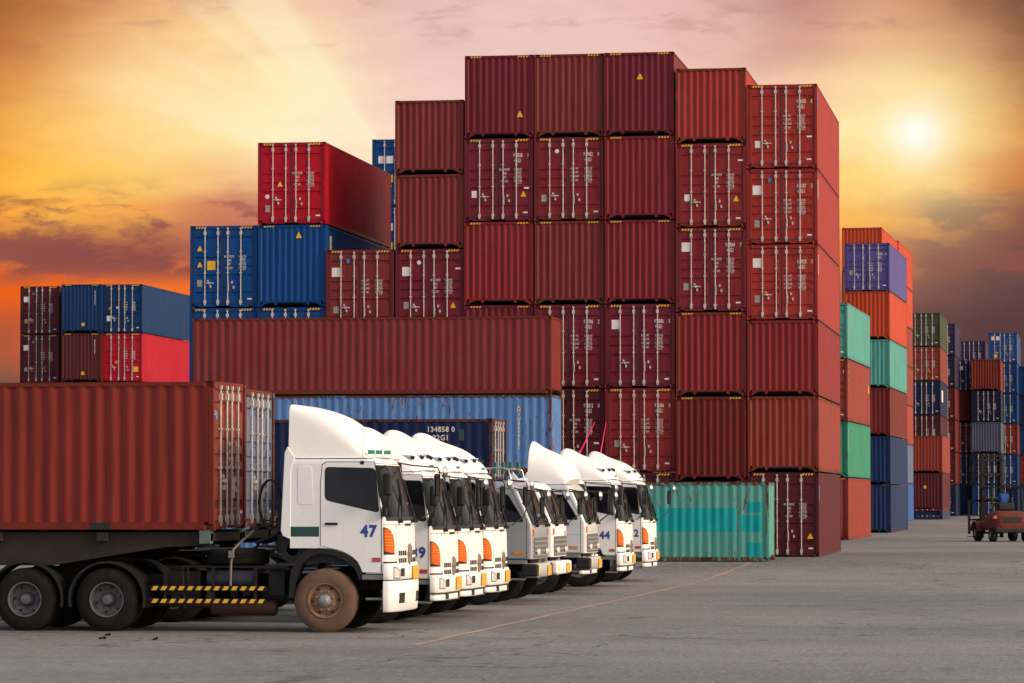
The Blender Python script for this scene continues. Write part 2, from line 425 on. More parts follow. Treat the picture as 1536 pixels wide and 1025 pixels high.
stack(cx(7), YS, 0, [
 dict(c=DKM, label='maroon container on the ground behind the teal container, only its top edge showing'),
 dict(hc=HC, c=BRN2, fw=.7, label='dark maroon ribbed end container just above the right part of the teal container'),
 dict(hc=HC, c=MAR3, fw=.9, label='maroon ribbed end container with rusty brown posts, directly under the door numbered 900064'),
 dict(hc=HC, f='D', c=MAR, n='900064 7', fw=.7, label='maroon container door numbered 900064 with white square sticker', ts=1, x=(('sq', -.86, 2.22), ('dp', -.86, .86))),
 dict(hc=HC, f='D', c=MAR3, label='maroon container door with yellow triangle, no number, directly above the door numbered 900064', ts=1, x=(('tri', .87, .88), ('dp', -.83, 1.02, 1), ('ws', 1.03, 2.3))),
 dict(c=RED5, fw=.9, fade=.5, label='bright maroon ribbed end container topping the second column from the right'),
])
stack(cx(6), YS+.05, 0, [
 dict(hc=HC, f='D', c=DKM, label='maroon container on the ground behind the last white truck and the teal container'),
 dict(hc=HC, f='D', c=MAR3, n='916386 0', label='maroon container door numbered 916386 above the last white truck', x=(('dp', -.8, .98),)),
 dict(hc=HC, f='D', c=MAR4, n='906886 3', label='maroon container door numbered 906886 with white square sticker', x=(('sq', -.83, 2.18),)),
 dict(hc=HC, c=MAR, label='maroon ribbed end container directly above the door numbered 906886'),
 dict(hc=HC, c=MAR, label='plain maroon ribbed end container directly under the top one with the high yellow triangle'),
 dict(hc=HC, c=MAR4, fade=.1, label='maroon ribbed end container with yellow triangle high up, tallest point of the big stack', x=(('tri', .03, 1.95),)),
])
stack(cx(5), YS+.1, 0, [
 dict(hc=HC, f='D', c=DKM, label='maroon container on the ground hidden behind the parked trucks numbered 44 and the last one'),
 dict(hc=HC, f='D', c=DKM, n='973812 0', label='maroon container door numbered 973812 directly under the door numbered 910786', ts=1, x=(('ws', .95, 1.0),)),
 dict(hc=HC, f='D', c=MAR4, n='910786 2', label='maroon container door numbered 910786, partly behind the long maroon container', x=()),
 dict(hc=HC, c=MAR2, fw=.9, label='maroon ribbed end container with rusty posts between the doors numbered 917432 and 910786'),
 dict(hc=HC, f='D', c=MAR, n='917432 0', fw=.7, label='maroon container door numbered 917432 with a round white sticker', x=(('rd', -.42, 2.42), ('dp', -.88, .78))),
 dict(hc=HC, c=MAR2, fw=.9, w=.2, fade=.5, label='faded maroon ribbed end container with rusty posts atop the door numbered 917432'),
])
stack(cx(4), YS+.12, 0, [
 dict(hc=HC, c=DKM, label='maroon container hidden on the ground below the strip of ribbed maroon'),
 dict(hc=HC, c=DKM, label='maroon container hidden directly under the thin strip of ribbed maroon'),
 dict(hc=HC, c=MAR4, label='maroon ribbed end container showing only its top strip above the long maroon container'),
 dict(hc=HC, c=MAR3, fw=.4, label='maroon ribbed end container directly under the door numbered 975030'),
 dict(hc=HC, f='D', c=MAR4, n='975030 1', label='maroon container door numbered 975030 with a yellow triangle', ts=1, x=(('tri', .87, .85), ('dp', -.87, .95, 1), ('ws', .98, 1.15))),
 dict(hc=HC, c=MAR4, fade=.1, label='maroon ribbed end container with a low yellow triangle, atop the door numbered 975030', x=(('tri', .73, .72),)),
])
stack(cx(3), YS+.15, 0, [
 dict(c=DKM, label='maroon container hidden on the ground below the door with round sticker and triangle'),
 dict(c=DKM, label='maroon container hidden two levels below the door with round sticker and triangle'),
 dict(c=DKM, label='maroon container hidden directly below the door with round sticker and triangle'),
 dict(hc=HC, f='D', c=MAR4, label='maroon container door with white square, round sticker and yellow triangle, above the long maroon container', ts=1, x=(('sq', -.83, 2.1), ('rd', -.38, 2.42), ('dp', -.84, .92), ('tri', .83, .82), ('ws', 1.0, 2.2))),
 dict(c=MAR2, fw=.8, label='brownish maroon ribbed end container, lower of the two stacked beside the red container'),
 dict(c=MAR2, fw=.8, label='brownish maroon ribbed end container, upper of the two stacked beside the red container'),
])
stack(cx(2), YS+.2, 0, [
 dict(c=DKM, label='maroon container hidden on the ground three levels below the stained door'),
 dict(c=DKM, label='maroon container hidden two levels below the stained door with white square'),
 dict(c=DKM, label='maroon container hidden directly below the stained door with white square'),
 dict(hc=HC, f='D', c=MAR2, w=.2, label='stained maroon container door with white square and small blue sticker beside the blue ribbed end', x=(('sq', -.86, 2.1), ('bs', -.42, 2.5), ('dp', -.86, .78))),
])
stack(cx(1), YS+.25, 0, [
 dict(hc=HC, c=BLU, label='blue container on the ground hidden behind the brown container of the leading truck'),
 dict(hc=HC, c=BLU, label='blue container hidden behind the long maroon container, second from the ground'),
 dict(hc=HC, f='D', c=BLU, w=0, label='blue container door end showing only its top strip below the blue ribbed end'),
 dict(hc=HC, c=BLU, w=0, fade=.1, label='blue ribbed end container with a yellow triangle, under the bright red container', x=(('tri', .25, 2.42), ('sp', .9, 2.1, .35, .9, 'w'))),
 dict(hc=HC, f='D', c=REDR, w=0, fade=.05, label='bright red container with door and long side showing, on top of the blue containers', ts=1, x=(('tri', -.42, 1.33), ('rd', -.88, .98), ('dp', -.86, .55))),
])
stack(cx(0), YS+.3, 0, [
 dict(hc=HC, c=BLU, label='blue container on the ground hidden at the left foot of the big stack'),
 dict(hc=HC, c=BLU, label='blue container second from the ground, left of the long maroon container'),
 dict(hc=HC, f='D', c=BLU, w=0, label='blue container door end under the one with two yellow triangles, mostly hidden'),
 dict(hc=HC, f='D', c=BLU, w=0, fade=.1, label='blue container door with two yellow triangles and a yellow square sticker', ts=1, x=(('tri', -.87, 2.0), ('tri', -.87, 1.43), ('yq', -.44, 1.5), ('dp', -.87, .86))),
])
lstack(641, 149, [dict(hc=True, f='D', c=BLU, haz=False,
   label=('blue container door peeking above the bright red container' if i == 5 else
          'blue container hidden behind the red one, level %s of its column' % ('one', 'two', 'three', 'four', 'five', 'six')[i]),
   x=(('yq', -.45, 1.2), ('sq', -.8, 2.0), ('sq', -.45, 2.0))) for i in range(6)])

# long containers in front of the stack, side on (their door end looks +X)
def side_on(label, Xend, Yn, Z, L, H, c, wear, fwear, **k):
    """lies across the view; its blind end looks towards +X"""
    r = container(label, 0, 0, 0, L, H, c, 'D', wear, fwear, **k)
    r.location = (Xend-L, Yn+W2, Z); r.rotation_euler = (0, 0, -pi/2); return r
YL = 113.6
zb = g(YL)
side_on('light blue container with heavy rust on the ground, hidden behind the trucks', -16.55, YL, zb, 12.192, 2.896, LBLU, .5, .95, table=False, haz=False, group='long containers lying across the front of the big stack')
lb = side_on('long light blue rusty container directly under the long maroon one', -16.55, YL, zb+2.918, 12.192, 2.591, LBLU, .45, 1.0, table=False, fade=.9, group='long containers lying across the front of the big stack')
mr = side_on('long maroon container lying side on, topmost in front of the big stack', -16.55, YL-.05, zb+5.53, 12.192, 2.591, MAR2, .28, .8, table=False, fade=.6, group='long containers lying across the front of the big stack')
for zz, ch in ((0, lb),):
    put_text('AMFU8604581', .17, (W2-.001, 12.192-1.1, 2.12), ch, rot=(pi/2, 0, pi/2), vert=True, sx=.9)
tl = side_on('short teal green container with bright cyan painted band on the ground beside the trucks', -9.33, 113.2, g(113.6), 6.058, 2.591, TEAL, .4, .85, table=False, fade=.9, group='long containers lying across the front of the big stack')
CYAN = paint(sr(10, 150, 156), .0, .2)
prt = corr(6.058-.18, .28, .036)
def band(parent, L, y0, y1, z0, z1, mat, pr):
    s = MB(); p2 = [(u, d) for u, d in pr if L-y1 <= u+.09 <= L-y0]; n = len(p2)
    vs = [((W2-.008-d)+.003, .09+u, z) for z in (z0, z1) for u, d in p2]
    s.add(vs, [(i, i+1, n+i+1, n+i) for i in range(n-1)]); return s.build('painted_band', mat, parent, smooth=80)
band(tl, 6.058, 1.02, 6, .98, 1.75, CYAN, prt); band(tl, 6.058, .2, .72, .16, .62, CYAN, prt); band(tl, 6.058, .2, .95, .98, 1.52, CYAN, prt); band(tl, 6.058, .2, .72, 1.6, 1.95, CYAN, prt)
for y in (1.9, 4.0):
    MB().box(W2-.05, W2+.001, y-.18, y+.18, .02, .13).build('forklift_pocket', SEAL, tl)

# ------------------------------------------------------------------ right hand stacks
yw = -R(1.9)
def rstack(px_r, depth, yaw, tiers, base=None):
    """px_r: column of the right front corner at eye level"""
    Y = (depth + (px_r-1587)/5200*0)/.99
    X = (px_r-1587)/5200*Y/1.0
    # exact X for that bearing
    ang = atan((px_r-768)/5200) - atan(.15734); X = tan(ang)*Y
    if depth > 230:  # lens falloff near the right frame edge put into the far stacks' colours
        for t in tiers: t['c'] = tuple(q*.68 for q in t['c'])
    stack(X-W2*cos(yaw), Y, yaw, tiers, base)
rstack(1271.5, 160, yw, [
 dict(hc=HC, c=BRN, fw=.6, label='brownish red container on the ground under the sea green one'),
 dict(c=SEA, w=.1, label='sea green container sandwiched between two brownish red ones beside the lane', x=(('st', '8604587', .5, 2.1, .2),)),
 dict(hc=HC, f='D', c=BRN, n='401645 5', fw=.6, label='brownish red container under the pale green one beside the lane', x=(('st', '6 0 2 7', .6, 2.5, .2), ('sp', 11.3, 1.8, .4, .4, 'y'))),
 dict(f='D', c=TEAL, w=.15, label='pale green container on top of the second stack beside the big red one', x=(('st', 'FESU86045', .6, 2.3, .2),)),
])
rstack(1335.5, 186, yw, [
 dict(c=DBL, fw=.7, fade=.4, label='dull navy container on the ground in the third stack, grey faded side to the lane'),
 dict(c=DBL, w=.2, label='dark blue container with darker patches resting on the dull navy one', x=(('ht', '501370', -.9, 2.15),)),
 dict(c=BRN2, fw=.5, label='dark brownish red container between the dark blue one and the turquoise one'),
 dict(c=TEAL, w=.25, label='turquoise container directly under the orange one in the third stack', x=(('ht', '27501 0', -.9, 2.2), ('st', 'CRSU86045', .6, 2.3, .2))),
 dict(c=ORG, w=.2, label='bright orange red container with stained ribs, under the purple blue one'),
 dict(f='D', c=PUR, w=.05, n='753450 8', label='purple blue container with door end showing on top of the third stack', x=(('dp', -.86, 1.0),)),
])
r3 = [BRB, GRB, RUSTR, BRN, BRN, ORG, ORG]
w7 = ('on the ground', 'second from ground', 'third from ground', 'fourth from ground', 'fifth from ground', 'next to the top', 'topmost')
rstack(1324, 210, yw, [dict(c=BRN if i < 6 else ORG, w=.2, label='container %s of the tall stack right behind the purple blue container' % w7[i]) for i in range(7)])
rstack(1349, 222.6, yw, [dict(c=r3[i], w=.1, label='%s container %s at the back of the tall lane side stack' % (('bright blue', 'greyish blue', 'pinkish red', 'brownish red', 'brownish red', 'orange red', 'orange red')[i], w7[i])) for i in range(7)])
ya = -R(.8)
g6 = ('on the ground', 'second from ground', 'third from ground', 'fourth from ground', 'next to the top', 'topmost')
rstack(1411, 264, ya, [dict(f='D', c=(BRN, BRN, DKM, NAVY, RUSTR, OLV)[i], w=.1, label='%s container %s of the olive topped far stack' % (('maroon', 'maroon', 'dark maroon', 'navy', 'faded red', 'olive green')[i], g6[i]),
        x=(('sp', 3.2, 1.5, 2.2, .9, 'w'),) if i == 3 else ()) for i in range(6)])
zq = g(243)
stack(tan(atan((1413-768)/5200)-atan(.15734))*245.5-W2, 245.5, ya, [
 dict(c=DKM, label='dark maroon ribbed container resting on the folded navy flat rack', x=(('yq', .0, 1.6),)),
 dict(c=BRN, label='reddish brown ribbed container, upper of the two on the folded flat rack')], base=zq+.68)
fr = empty('flat_rack', (tan(atan((1413-768)/5200)-atan(.15734))*245.5-W2, 245.5, zq), ya)
tag(fr, 'folded navy flat rack on the ground under two brown containers at the lane end', 'flat rack')
b = MB(); b.box(-W2, W2, .2, 12, .3, .6); b.build('deck', paint(NAVY, .2, .2), fr)
b = MB()
for sx in (-1, 1): b.box(min(sx*W2, sx*(W2-.12)), max(sx*W2, sx*(W2-.12)), 0, 12.19, .0, .28); b.box(min(sx*W2, sx*(W2-.16)), max(sx*W2, sx*(W2-.16)), 0, .19, .28, .66)
b.box(-W2, W2, .0, .16, .05, .2); b.build('side_beam', paint(DBL, .2, .2), fr)
g6b = g6
rstack(1433, 281, ya, [dict(f='D', c=(NAVY, BRN2, BRN2, BRN2, sr(52,36,70), sr(62,44,84))[i], w=.1, label='%s container %s of the narrow stack beside the olive topped one' % (('navy', 'dark brown', 'dark brown', 'dark brown', 'dark purple', 'purple')[i], g6[i])) for i in range(6)])
rstack(1475, 290, ya, [dict(f='BDDBD'[i], c=(DBL, DBL, DKM, BRN2, sr(48,44,96))[i], w=.1, label='%s container %s of the far stack behind the forklift mast' % (('dark blue ribbed', 'dark blue', 'dark maroon', 'brown ribbed', 'indigo')[i], ('on the ground', 'second from ground', 'in the middle', 'next to the top', 'topmost')[i]),
       x=(('sq', -.6, 1.9),) if i == 4 else ()) for i in range(5)])
rstack(1479, 312, ya, [dict(f='D', c=sr(66,46,88), w=.1, label='plum purple container %s of the column behind the indigo one' % g6[i]) for i in range(6)])
rstack(1501.5, 289, ya, [dict(f='DDBDB'[i], c=(BLU, DBL, GRB, NAVY, BRN)[i], w=.1, label='%s container %s of the far stack right of the forklift mast' % (('blue', 'dark blue', 'grey blue ribbed', 'navy', 'brownish red ribbed')[i], ('on the ground', 'second from ground', 'in the middle', 'next to the top', 'topmost')[i])) for i in range(5)])
rstack(1526, 297, ya, [dict(f='D', c=(DBL, BLU, BRN, BLU, BLU, BRB)[i], w=.1, haz=False, label='%s container %s of the rightmost tall far stack' % (('dark blue', 'blue', 'brownish red', 'blue', 'blue', 'bright blue')[i], g6[i]),
       x=(('yq', -.6, .6), ('sq', -.8, 2.1), ('sq', -.4, 2.1)) if i == 5 else ()) for i in range(6)])
rstack(1571, 304, ya, [dict(f='D', c=(BLU, BRN, BLU, DBL, BLU)[i], w=.1, label='%s container %s of the far stack at the right picture edge' % (('blue', 'brownish red', 'blue', 'dark blue', 'blue')[i], ('on the ground', 'second from ground', 'in the middle', 'next to the top', 'topmost')[i])) for i in range(5)])
# left background group
g5 = ('on the ground', 'second from the ground', 'third from the ground', 'next to the top', 'topmost')
lstack(88, 208, [dict(hc=HC, f='D', c=DKM, label='dark maroon container %s of the far left stack of door ends' % g5[i], x=(('sq', -.86, 2.1), ('bs', -.4, 2.45), ('dp', -.86, .8))) for i in range(5)])
lstack(151, 206, [dict(hc=HC, f='B', c=(DKM, DKM, DKM, sr(84,34,34), sr(10,50,96))[i], w=0, label='%s container %s of the far left stack of ribbed ends' % (('brown', 'brown', 'brown', 'dark brown', 'dark blue')[i], g5[i]), x=(('vt', '8604587', .83, 2.4), ('yq', .1, .5)) if i > 2 else ()) for i in range(5)])
lstack(212.5, 206, [dict(hc=HC, f='D', c=(DKM, DKM, DKM, REDR, sr(10,50,96))[i], w=0, label='%s container %s of the far left stack with long sides showing' % (('maroon', 'maroon', 'maroon', 'bright red', 'dark blue')[i], g5[i]), x=(('yq', .85, .75), ('tri', -.35, 1.1)) if i == 3 else (('tri', -.75, 1.4), ('rd', -.3, 1.5), ('sq', -.8, .85))) for i in range(5)])

# ------------------------------------------------------------------ trucks
class Front:
    def __init__(s, xf, a=.24, b=1.2, n=2.8): s.xf, s.a, s.b, s.n = xf, a, b, n
    def P(s, th, z, off=0.):                         # th -90..90 deg, -90 = camera side
        t = R(th); c = abs(cos(t))**(2/s.n); q = abs(sin(t))**(2/s.n)*(1 if t > 0 else -1)
        x = s.xf(z)-s.a+s.a*c; y = s.b*q
        nx = cos(t)**(2-2/s.n)/max(s.a, .01) if cos(t) > 0 else 0; ny = (abs(sin(t))**(2-2/s.n))/s.b*(1 if t > 0 else -1)
        l = math.hypot(nx, ny) or 1
        return (x+off*nx/l, y+off*ny/l, z)
    def patch(s, name, t0, t1, zlo, zhi, mat, parent, off=.006, th=.004, n=10, nz=4, smooth=30):
        b = MB(); 
        outer = []; 
        for i in range(n+1):
            t = t0+(t1-t0)*i/n; f = i/n
            zl = zlo(f) if callable(zlo) else zlo; zh = zhi(f) if callable(zhi) else zhi
            for j in range(nz+1): outer.append(s.P(t, zl+(zh-zl)*j/nz, off))
        inner = []
        for i in range(n+1):
            t = t0+(t1-t0)*i/n; f = i/n
            zl = zlo(f) if callable(zlo) else zlo; zh = zhi(f) if callable(zhi) else zhi
            for j in range(nz+1): inner.append(s.P(t, zl+(zh-zl)*j/nz, off-th-.01))
        m = nz+1; N = len(outer)
        fs = [(i*m+j, (i+1)*m+j, (i+1)*m+j+1, i*m+j+1) for i in range(n) for j in range(nz)]
        rim = [i*m for i in range(n+1)] + [n*m+j for j in range(1, m)] + [i*m+nz for i in range(n-1, -1, -1)] + [j for j in range(nz-1, 0, -1)]
        fs += [(rim[k], rim[(k+1) % len(rim)], rim[(k+1) % len(rim)]+N, rim[k]+N) for k in range(len(rim))]
        b.add(outer+inner, fs); return b.build(name, mat, parent, smooth=smooth)
def lerp_pts(pts):
    def f(z):
        if z <= pts[0][0]: return pts[0][1]
        for (a, xa), (b, xb) in zip(pts, pts[1:]):
            if z <= b: return xa+(xb-xa)*(z-a)/(b-a)
        return pts[-1][1]
    return f
def rounded(poly, r, n=4):
    out = []
    N = len(poly)
    for i in range(N):
        p = Vector(poly[i]); a = Vector(poly[i-1]); b = Vector(poly[(i+1) % N])
        u = (a-p).normalized(); v = (b-p).normalized(); rr = min(r, (a-p).length*.45, (b-p).length*.45)
        for k in range(n+1):
            t = k/n; q = (p+u*rr)*(1-t)**2 + p*2*t*(1-t) + (p+v*rr)*t*t; out.append((q.x, q.y))
    return out
def side(name, poly, off, mat, parent, b=1.2, th=.006, sides=(-1, 1), bevel=0):
    m = MB()
    for s in sides:
        y0, y1 = sorted((s*(b+off), s*(b+off-th-.01))); m.prism(poly, 1, y0, y1)
    return m.build(name, mat, parent, bevel=bevel)
def wheel(parent, loc, rear=False, tm=RUB, rm=RIM, s=1, name='wheel', r=.55):
    """s=-1: outer face to -y"""
    o = 0
    w = .27; prof = [(-w/2, .29), (-w/2-.01, .36), (-w/2-.005, .46), (-w/2+.02, .515), (-w/2+.045, .54)]
    for k in range(5):
        y = -w/2+.045+k*.036; prof += [(y+.004, r), (y+.028, r), (y+.030, r-.012), (y+.034, r-.012)]
    prof += [(w/2-.045, .54), (w/2-.02, .515), (w/2+.005, .46), (w/2+.01, .36), (w/2, .29), (w/2-.02, .27), (-w/2+.02, .27), (-w/2, .29)]
    t = MB().lathe([(a, q*r/.55) for a, q in prof], (0, 0, 0), 1, 48, cap=False)
    key = ('wheel', rear, tm.name, rm.name, s)
    if key not in MATS:
        me = t.build('w', tm, smooth=35); tme = me.data; bpy.data.objects.remove(me)
        k = s; rb = MB()
        if not rear:
            pr = [(.13, .285), (.145, .29), (.15, .30), (.152, .305), (.15, .285), (.11, .27), (.085, .255), (.10, .20), (.115, .185), (.12, .145), (.12, .0)]
        else:
            pr = [(.13, .285), (.152, .305), (.15, .285), (.11, .272), (.02, .262), (-.02, .25), (-.045, .19), (-.045, .15), (-.045, 0)]
        rb.lathe([(k*a, q) for a, q in pr], (0, 0, 0), 1, 40, cap=False)
        hb = MB(); base = .12 if not rear else -.045
        hp = [(base, .105), (base+.05, .10), (base+.06, .07), (base+.09, .065), (base+.10, .05), (base+.10, 0)] if not rear else [(base, .13), (base+.08, .12), (base+.14, .085), (base+.17, .08), (base+.18, 0)]
        hb.lathe([(k*a, q) for a, q in hp], (0, 0, 0), 1, 24, cap=False)
        for i in range(8):
            an = i*pi/4+.3; rr = .165
            hb.lathe([(k*base, .016), (k*(base+.028), .016), (k*(base+.028), 0)], (rr*cos(an), 0, rr*sin(an)), 1, 6)
        hh = MB()
        for i in range(6):
            an = i*pi/3+.5; rr = .228 if not rear else .226; yb = .098 if not rear else -.02
            hh.lathe([(k*(yb-.02), .024), (k*(yb+.003), .024), (k*(yb+.003), 0)], (rr*cos(an), 0, rr*sin(an)), 1, 10)
        rb.add(hh.v, hh.f, 1); a = rb.build('r', [rm, SEAL], smooth=40); b_ = hb.build('h', HUB if not rear else rm, smooth=40)
        MATS[key] = (tme, a.data, b_.data)
        for q in (a, b_): bpy.data.objects.remove(q)
    tme, a, b_ = MATS[key]
    W = bpy.data.objects.new(name, tme); col.objects.link(W); W.parent = parent; W.location = loc; W.rotation_euler.y = random.uniform(0, 6)
    for nm, me in (('rim', a), ('hub', b_)):
        q = bpy.data.objects.new(nm, me); col.objects.link(q); q.parent = W
    return W
PROF_A = [(-1.93, 3.94), (-1.84, 3.93), (-1.50, 3.86), (-1.12, 3.73), (-.85, 3.55), (-.66, 3.38), (-.52, 3.23), (-.42, 3.10), (-.38, 3.02)]
PROF_B = [(-1.86, 3.70), (-1.82, 3.82), (-1.72, 3.86), (-1.55, 3.80), (-1.36, 3.68), (-1.08, 3.59), (-.82, 3.49), (-.58, 3.31), (-.44, 3.17), (-.36, 3.03)]
PROF_C = [(-1.5, 3.72), (-1.45, 3.7), (-1.3, 3.58), (-1.05, 3.48), (-.8, 3.36), (-.6, 3.22), (-.45, 3.06), (-.38, 2.9), (-.36, 2.8)]
def fairing(prof, z0, parent, w0=1.08, w1=1.02, ex=3.2, name='roof_fairing'):
    rings = []; n = 28
    m_ = len(prof)
    fine = []
    for (xa, za), (xb, zb) in zip(prof, prof[1:]):
        for k in range(3): fine.append((xa+(xb-xa)*k/3, za+(zb-za)*k/3))
    fine.append(prof[-1])
    # smooth the chord
    for _ in range(2):
        fine = [fine[0]] + [((fine[i-1][0]+2*fine[i][0]+fine[i+1][0])/4, (fine[i-1][1]+2*fine[i][1]+fine[i+1][1])/4) for i in range(1, len(fine)-1)] + [fine[-1]]
    for i, (x, h) in enumerate(fine):
        f = (x-fine[0][0])/(fine[-1][0]-fine[0][0]); ex_ = ex if ex < 5 else 3.2+(ex-3.2)*(1-f)**1.5; w = w0+(w1-w0)*f; H = max(h-z0, .012)
        ring = []
        for k in range(n+1):
            t = pi*k/n; yy = -w*abs(cos(t))**(2/ex_)*(1 if cos(t) > 0 else -1); q = abs(sin(t))**(2/ex_)
            bx = .20*(yy/w)**2*f                                # nose is rounded in plan
            ring.append((x-bx, yy*(1-.06*q*(1-f)), z0+H*q))
        rings.append(ring)
    return MB().loft(rings).build(name, FWHITE, parent, smooth=50)
def wheel_group(root, xs, ys_out, zc, rear, tm, rm, dusty):
    pass
def make_truck(spec):
    zo = spec.get('zo', -.19); lz = spec.get('lz', -.29); paintm = spec.get('paint', WHITE); old = spec.get('old', False)
    root = empty('semi_truck')
    # ---- chassis
    c = MB()
    for s in (-1, 1): c.box(-7.3, -.35, s*.42-.04, s*.42+.04, .72, .98)
    for x in (-7.25, -6.0, -4.2, -3.2, -2.2, -1.2): c.box(x-.05, x+.05, -.4, .4, .75, .95)
    c.box(-6.78, -6.43, -.9, .9, .45, .62); c.box(-5.31, -4.96, -.9, .9, .45, .62); c.box(-1.32, -1.12, -.95, .95, .42, .56)
    c.box(-6.7, -4.6, -.62, -.5, .55, .72); c.box(-6.7, -4.6, .5, .62, .55, .72)
    c.build('chassis', CHAS, root, bevel=.01)
    f = MB(); f.prism([(-6.5, 1.22), (-6.35, 1.28), (-5.1, 1.30), (-4.85, 1.26), (-4.9, 1.2), (-6.4, 1.16)], 1, -.45, .45); f.box(-6.2, -5.2, -.5, .5, .98, 1.17)
    f.build('fifth_wheel', CHAS, root, bevel=.01)
    # ---- wheels
    fr_t, fr_r = (DRUB, DRIM) if spec.get('dusty') else (RUB, RIM)
    wheel(root, (-1.265, -1.05, .55), False, fr_t, fr_r, -1); wheel(root, (-1.265, 1.05, .55), False, RUB, RIM, 1)
    for x in (-5.13, -6.60):
        for s in (-1, 1):
            wheel(root, (x, s*1.08, .55), True, RUB, RIM, s)
            wheel(root, (x, s*.75, .55), True, RUB, RIM, s)
    # ---- mudguards
    for x in (-5.13, -6.60):
        for s in (-1, 1):
            m = MB(); outer = []; inner = []
            for k in range(15):
                a = R(-12+k*(204/14)); outer.append((x+.69*cos(a), .55+.67*sin(a))); inner.append((x+.655*cos(a), .55+.635*sin(a)))
            y0, y1 = sorted((s*.62, s*1.24)); m.prism(outer+inner[::-1], 1, y0, y1)
            m.build('mudguard', BLACK, root, smooth=40)
    # ---- cab shell
    if old:
        xf = lerp_pts([(.8, -.03), (1.72, -.03), (1.8, -.06), (2.50, -.36), (2.62, -.46), (2.75, -.6)]); F = Front(xf, .13, 1.15, 4.5)
        zbot, ztop = 1.0, 2.66; zwl, zwh = 1.78, 2.48
    else:
        xf = lerp_pts([(.9+zo, -.02), (1.3+zo, -.03), (1.9+zo, -.04), (1.98+zo, -.08), (2.88+zo, -.32), (3.0+zo, -.40)]); F = Front(xf, .24, 1.2, 2.8)
        zbot, ztop = 1.02+zo, 3.0+zo; zwl, zwh = 1.97+zo, 2.88+zo
    B = F.b
    archz = zbot+.43; xr_ = -1.88 if not old else -1.75
    def zb_(x):
        if x < -1.36: return archz
        if x > -.62: return zbot
        return zbot + (archz-zbot)*math.sqrt(max(0, 1-((x+1.36)/.74)**2))
    nside = 18; rows = [zbot+i*(archz-zbot)/6 for i in range(7)]
    rows += [archz+.15, archz+.32, zwl-.02, zwl+.2, zwl+.5, zwh, ztop-.06]
    rings = []
    def ring(z, inset=0., zz=None):
        r = []
        xs = [xr_+inset+(xf(z)-F.a-xr_-inset)*k/nside for k in range(nside)]
        for x in xs: r.append((x, -B+inset, z))
        for k in range(25):
            p = F.P(-90+180*k/24, z, -inset); r.append(p)
        for x in xs[::-1]: r.append((x, B-inset, z))
        return [(x, y, max(zz if zz is not None else z, zb_(x))) for x, y, _ in r]
    for z in rows: rings.append(ring(z))
    rings.append(ring(ztop-.02, .02, ztop-.02)); rings.append(ring(ztop, .07, ztop+.01)); rings.append(ring(ztop, .2, ztop+.035)); rings.append(ring(ztop, .6, ztop+.05))
    cab = MB().loft(rings).build('cab', paintm, root, smooth=38)
    MB().box(-1.7, -.5, -1.12, 1.12, archz-.25, archz-.02).build('wheel_well', BLACK, root)
    # fender lip
    for s in (-1, 1):
        fl = MB(); o_ = []; i_ = []
        for k in range(17):
            x = -.60-k*(.78/16); z = zb_(x); o_.append((x, z+.004)); 
        o_ += [(-1.6, archz-.03), (-1.78, archz-.2), (-1.88, archz-.5), (-1.9, archz-.85)]
        i_ = [(-.66, zbot-.12)]+[(x+(-.06 if x > -1 else 0), z-.10) for x, z in o_[1:17]]+[(-1.52, archz-.14), (-1.68, archz-.28), (-1.78, archz-.55), (-1.82, archz-.85)]
        y0, y1 = sorted((s*(B-.35), s*(B+.012))); fl.prism(o_+i_[::-1], 1, y0, y1)
        fl.build('front_mudguard', BLACK, root, smooth=40)
    for s in (-1, 1):
        st = MB(); y0, y1 = sorted((s*(B-.3), s*(B-.01))); st.box(-.62, -.22, y0, y1, zbot-.11, zbot-.02)
        y0, y1 = sorted((s*(B-.3), s*(B-.03))); st.box(-.56, -.25, y0, y1, zbot-.46, zbot-.42)
        st.build('step', simple('step_grey', (.2, .2, .2), .5, .3), root, bevel=.01)
    # ---- doors and windows
    xd = -1.34; xfz = (-.21 if not old else -.2)
    if not old:
        # door skin follows the straight part of the side
        zt = 2.93+zo; wp = [(-1.25, 2.83+zo), (-.40, 2.81+zo), (-.33, 2.08+zo), (-1.25, 2.29+zo)]
        dpoly = [(xd, zb_(xd)+.05), (xd, 2.55+zo), (xd+.03, zt-.05), (xd+.10, zt), (-.40, zt), (-.285, 2.0+zo), (-.285, zbot+.015)] + [(x, zb_(x)+.02) for x in (-.60, -.68, -.76, -.86, -.97, -1.08, -1.2)]
        gx = [(xd-.012, zb_(xd)+.05), (xd-.012, 2.55+zo), (xd+.02, zt-.04), (xd+.09, zt+.012), (-.39, zt+.012), (-.27, 2.0+zo), (-.27, zbot+.012)] + [(x, zb_(x)+.01) for x in (-.58, -.67, -.75, -.85, -.965, -1.08, -1.2)]
    else:
        zt = 2.52; wp = [(-1.2, 2.42), (-.62, 2.40), (-.26, 1.82), (-1.2, 1.82)]
        dpoly = [(xd, zb_(xd)+.04), (xd, zt), (-.55, zt), (-.2, 1.85), (-.2, zbot+.02)] + [(x, zb_(x)+.02) for x in (-.60, -.68, -.76, -.86, -.97, -1.08, -1.2)]
        gx = [(xd-.012, zb_(xd)+.04), (xd-.012, zt+.012), (-.54, zt+.012), (-.188, 1.85), (-.188, zbot+.012)] + [(x, zb_(x)+.01) for x in (-.58, -.67, -.75, -.85, -.965, -1.08, -1.2)]
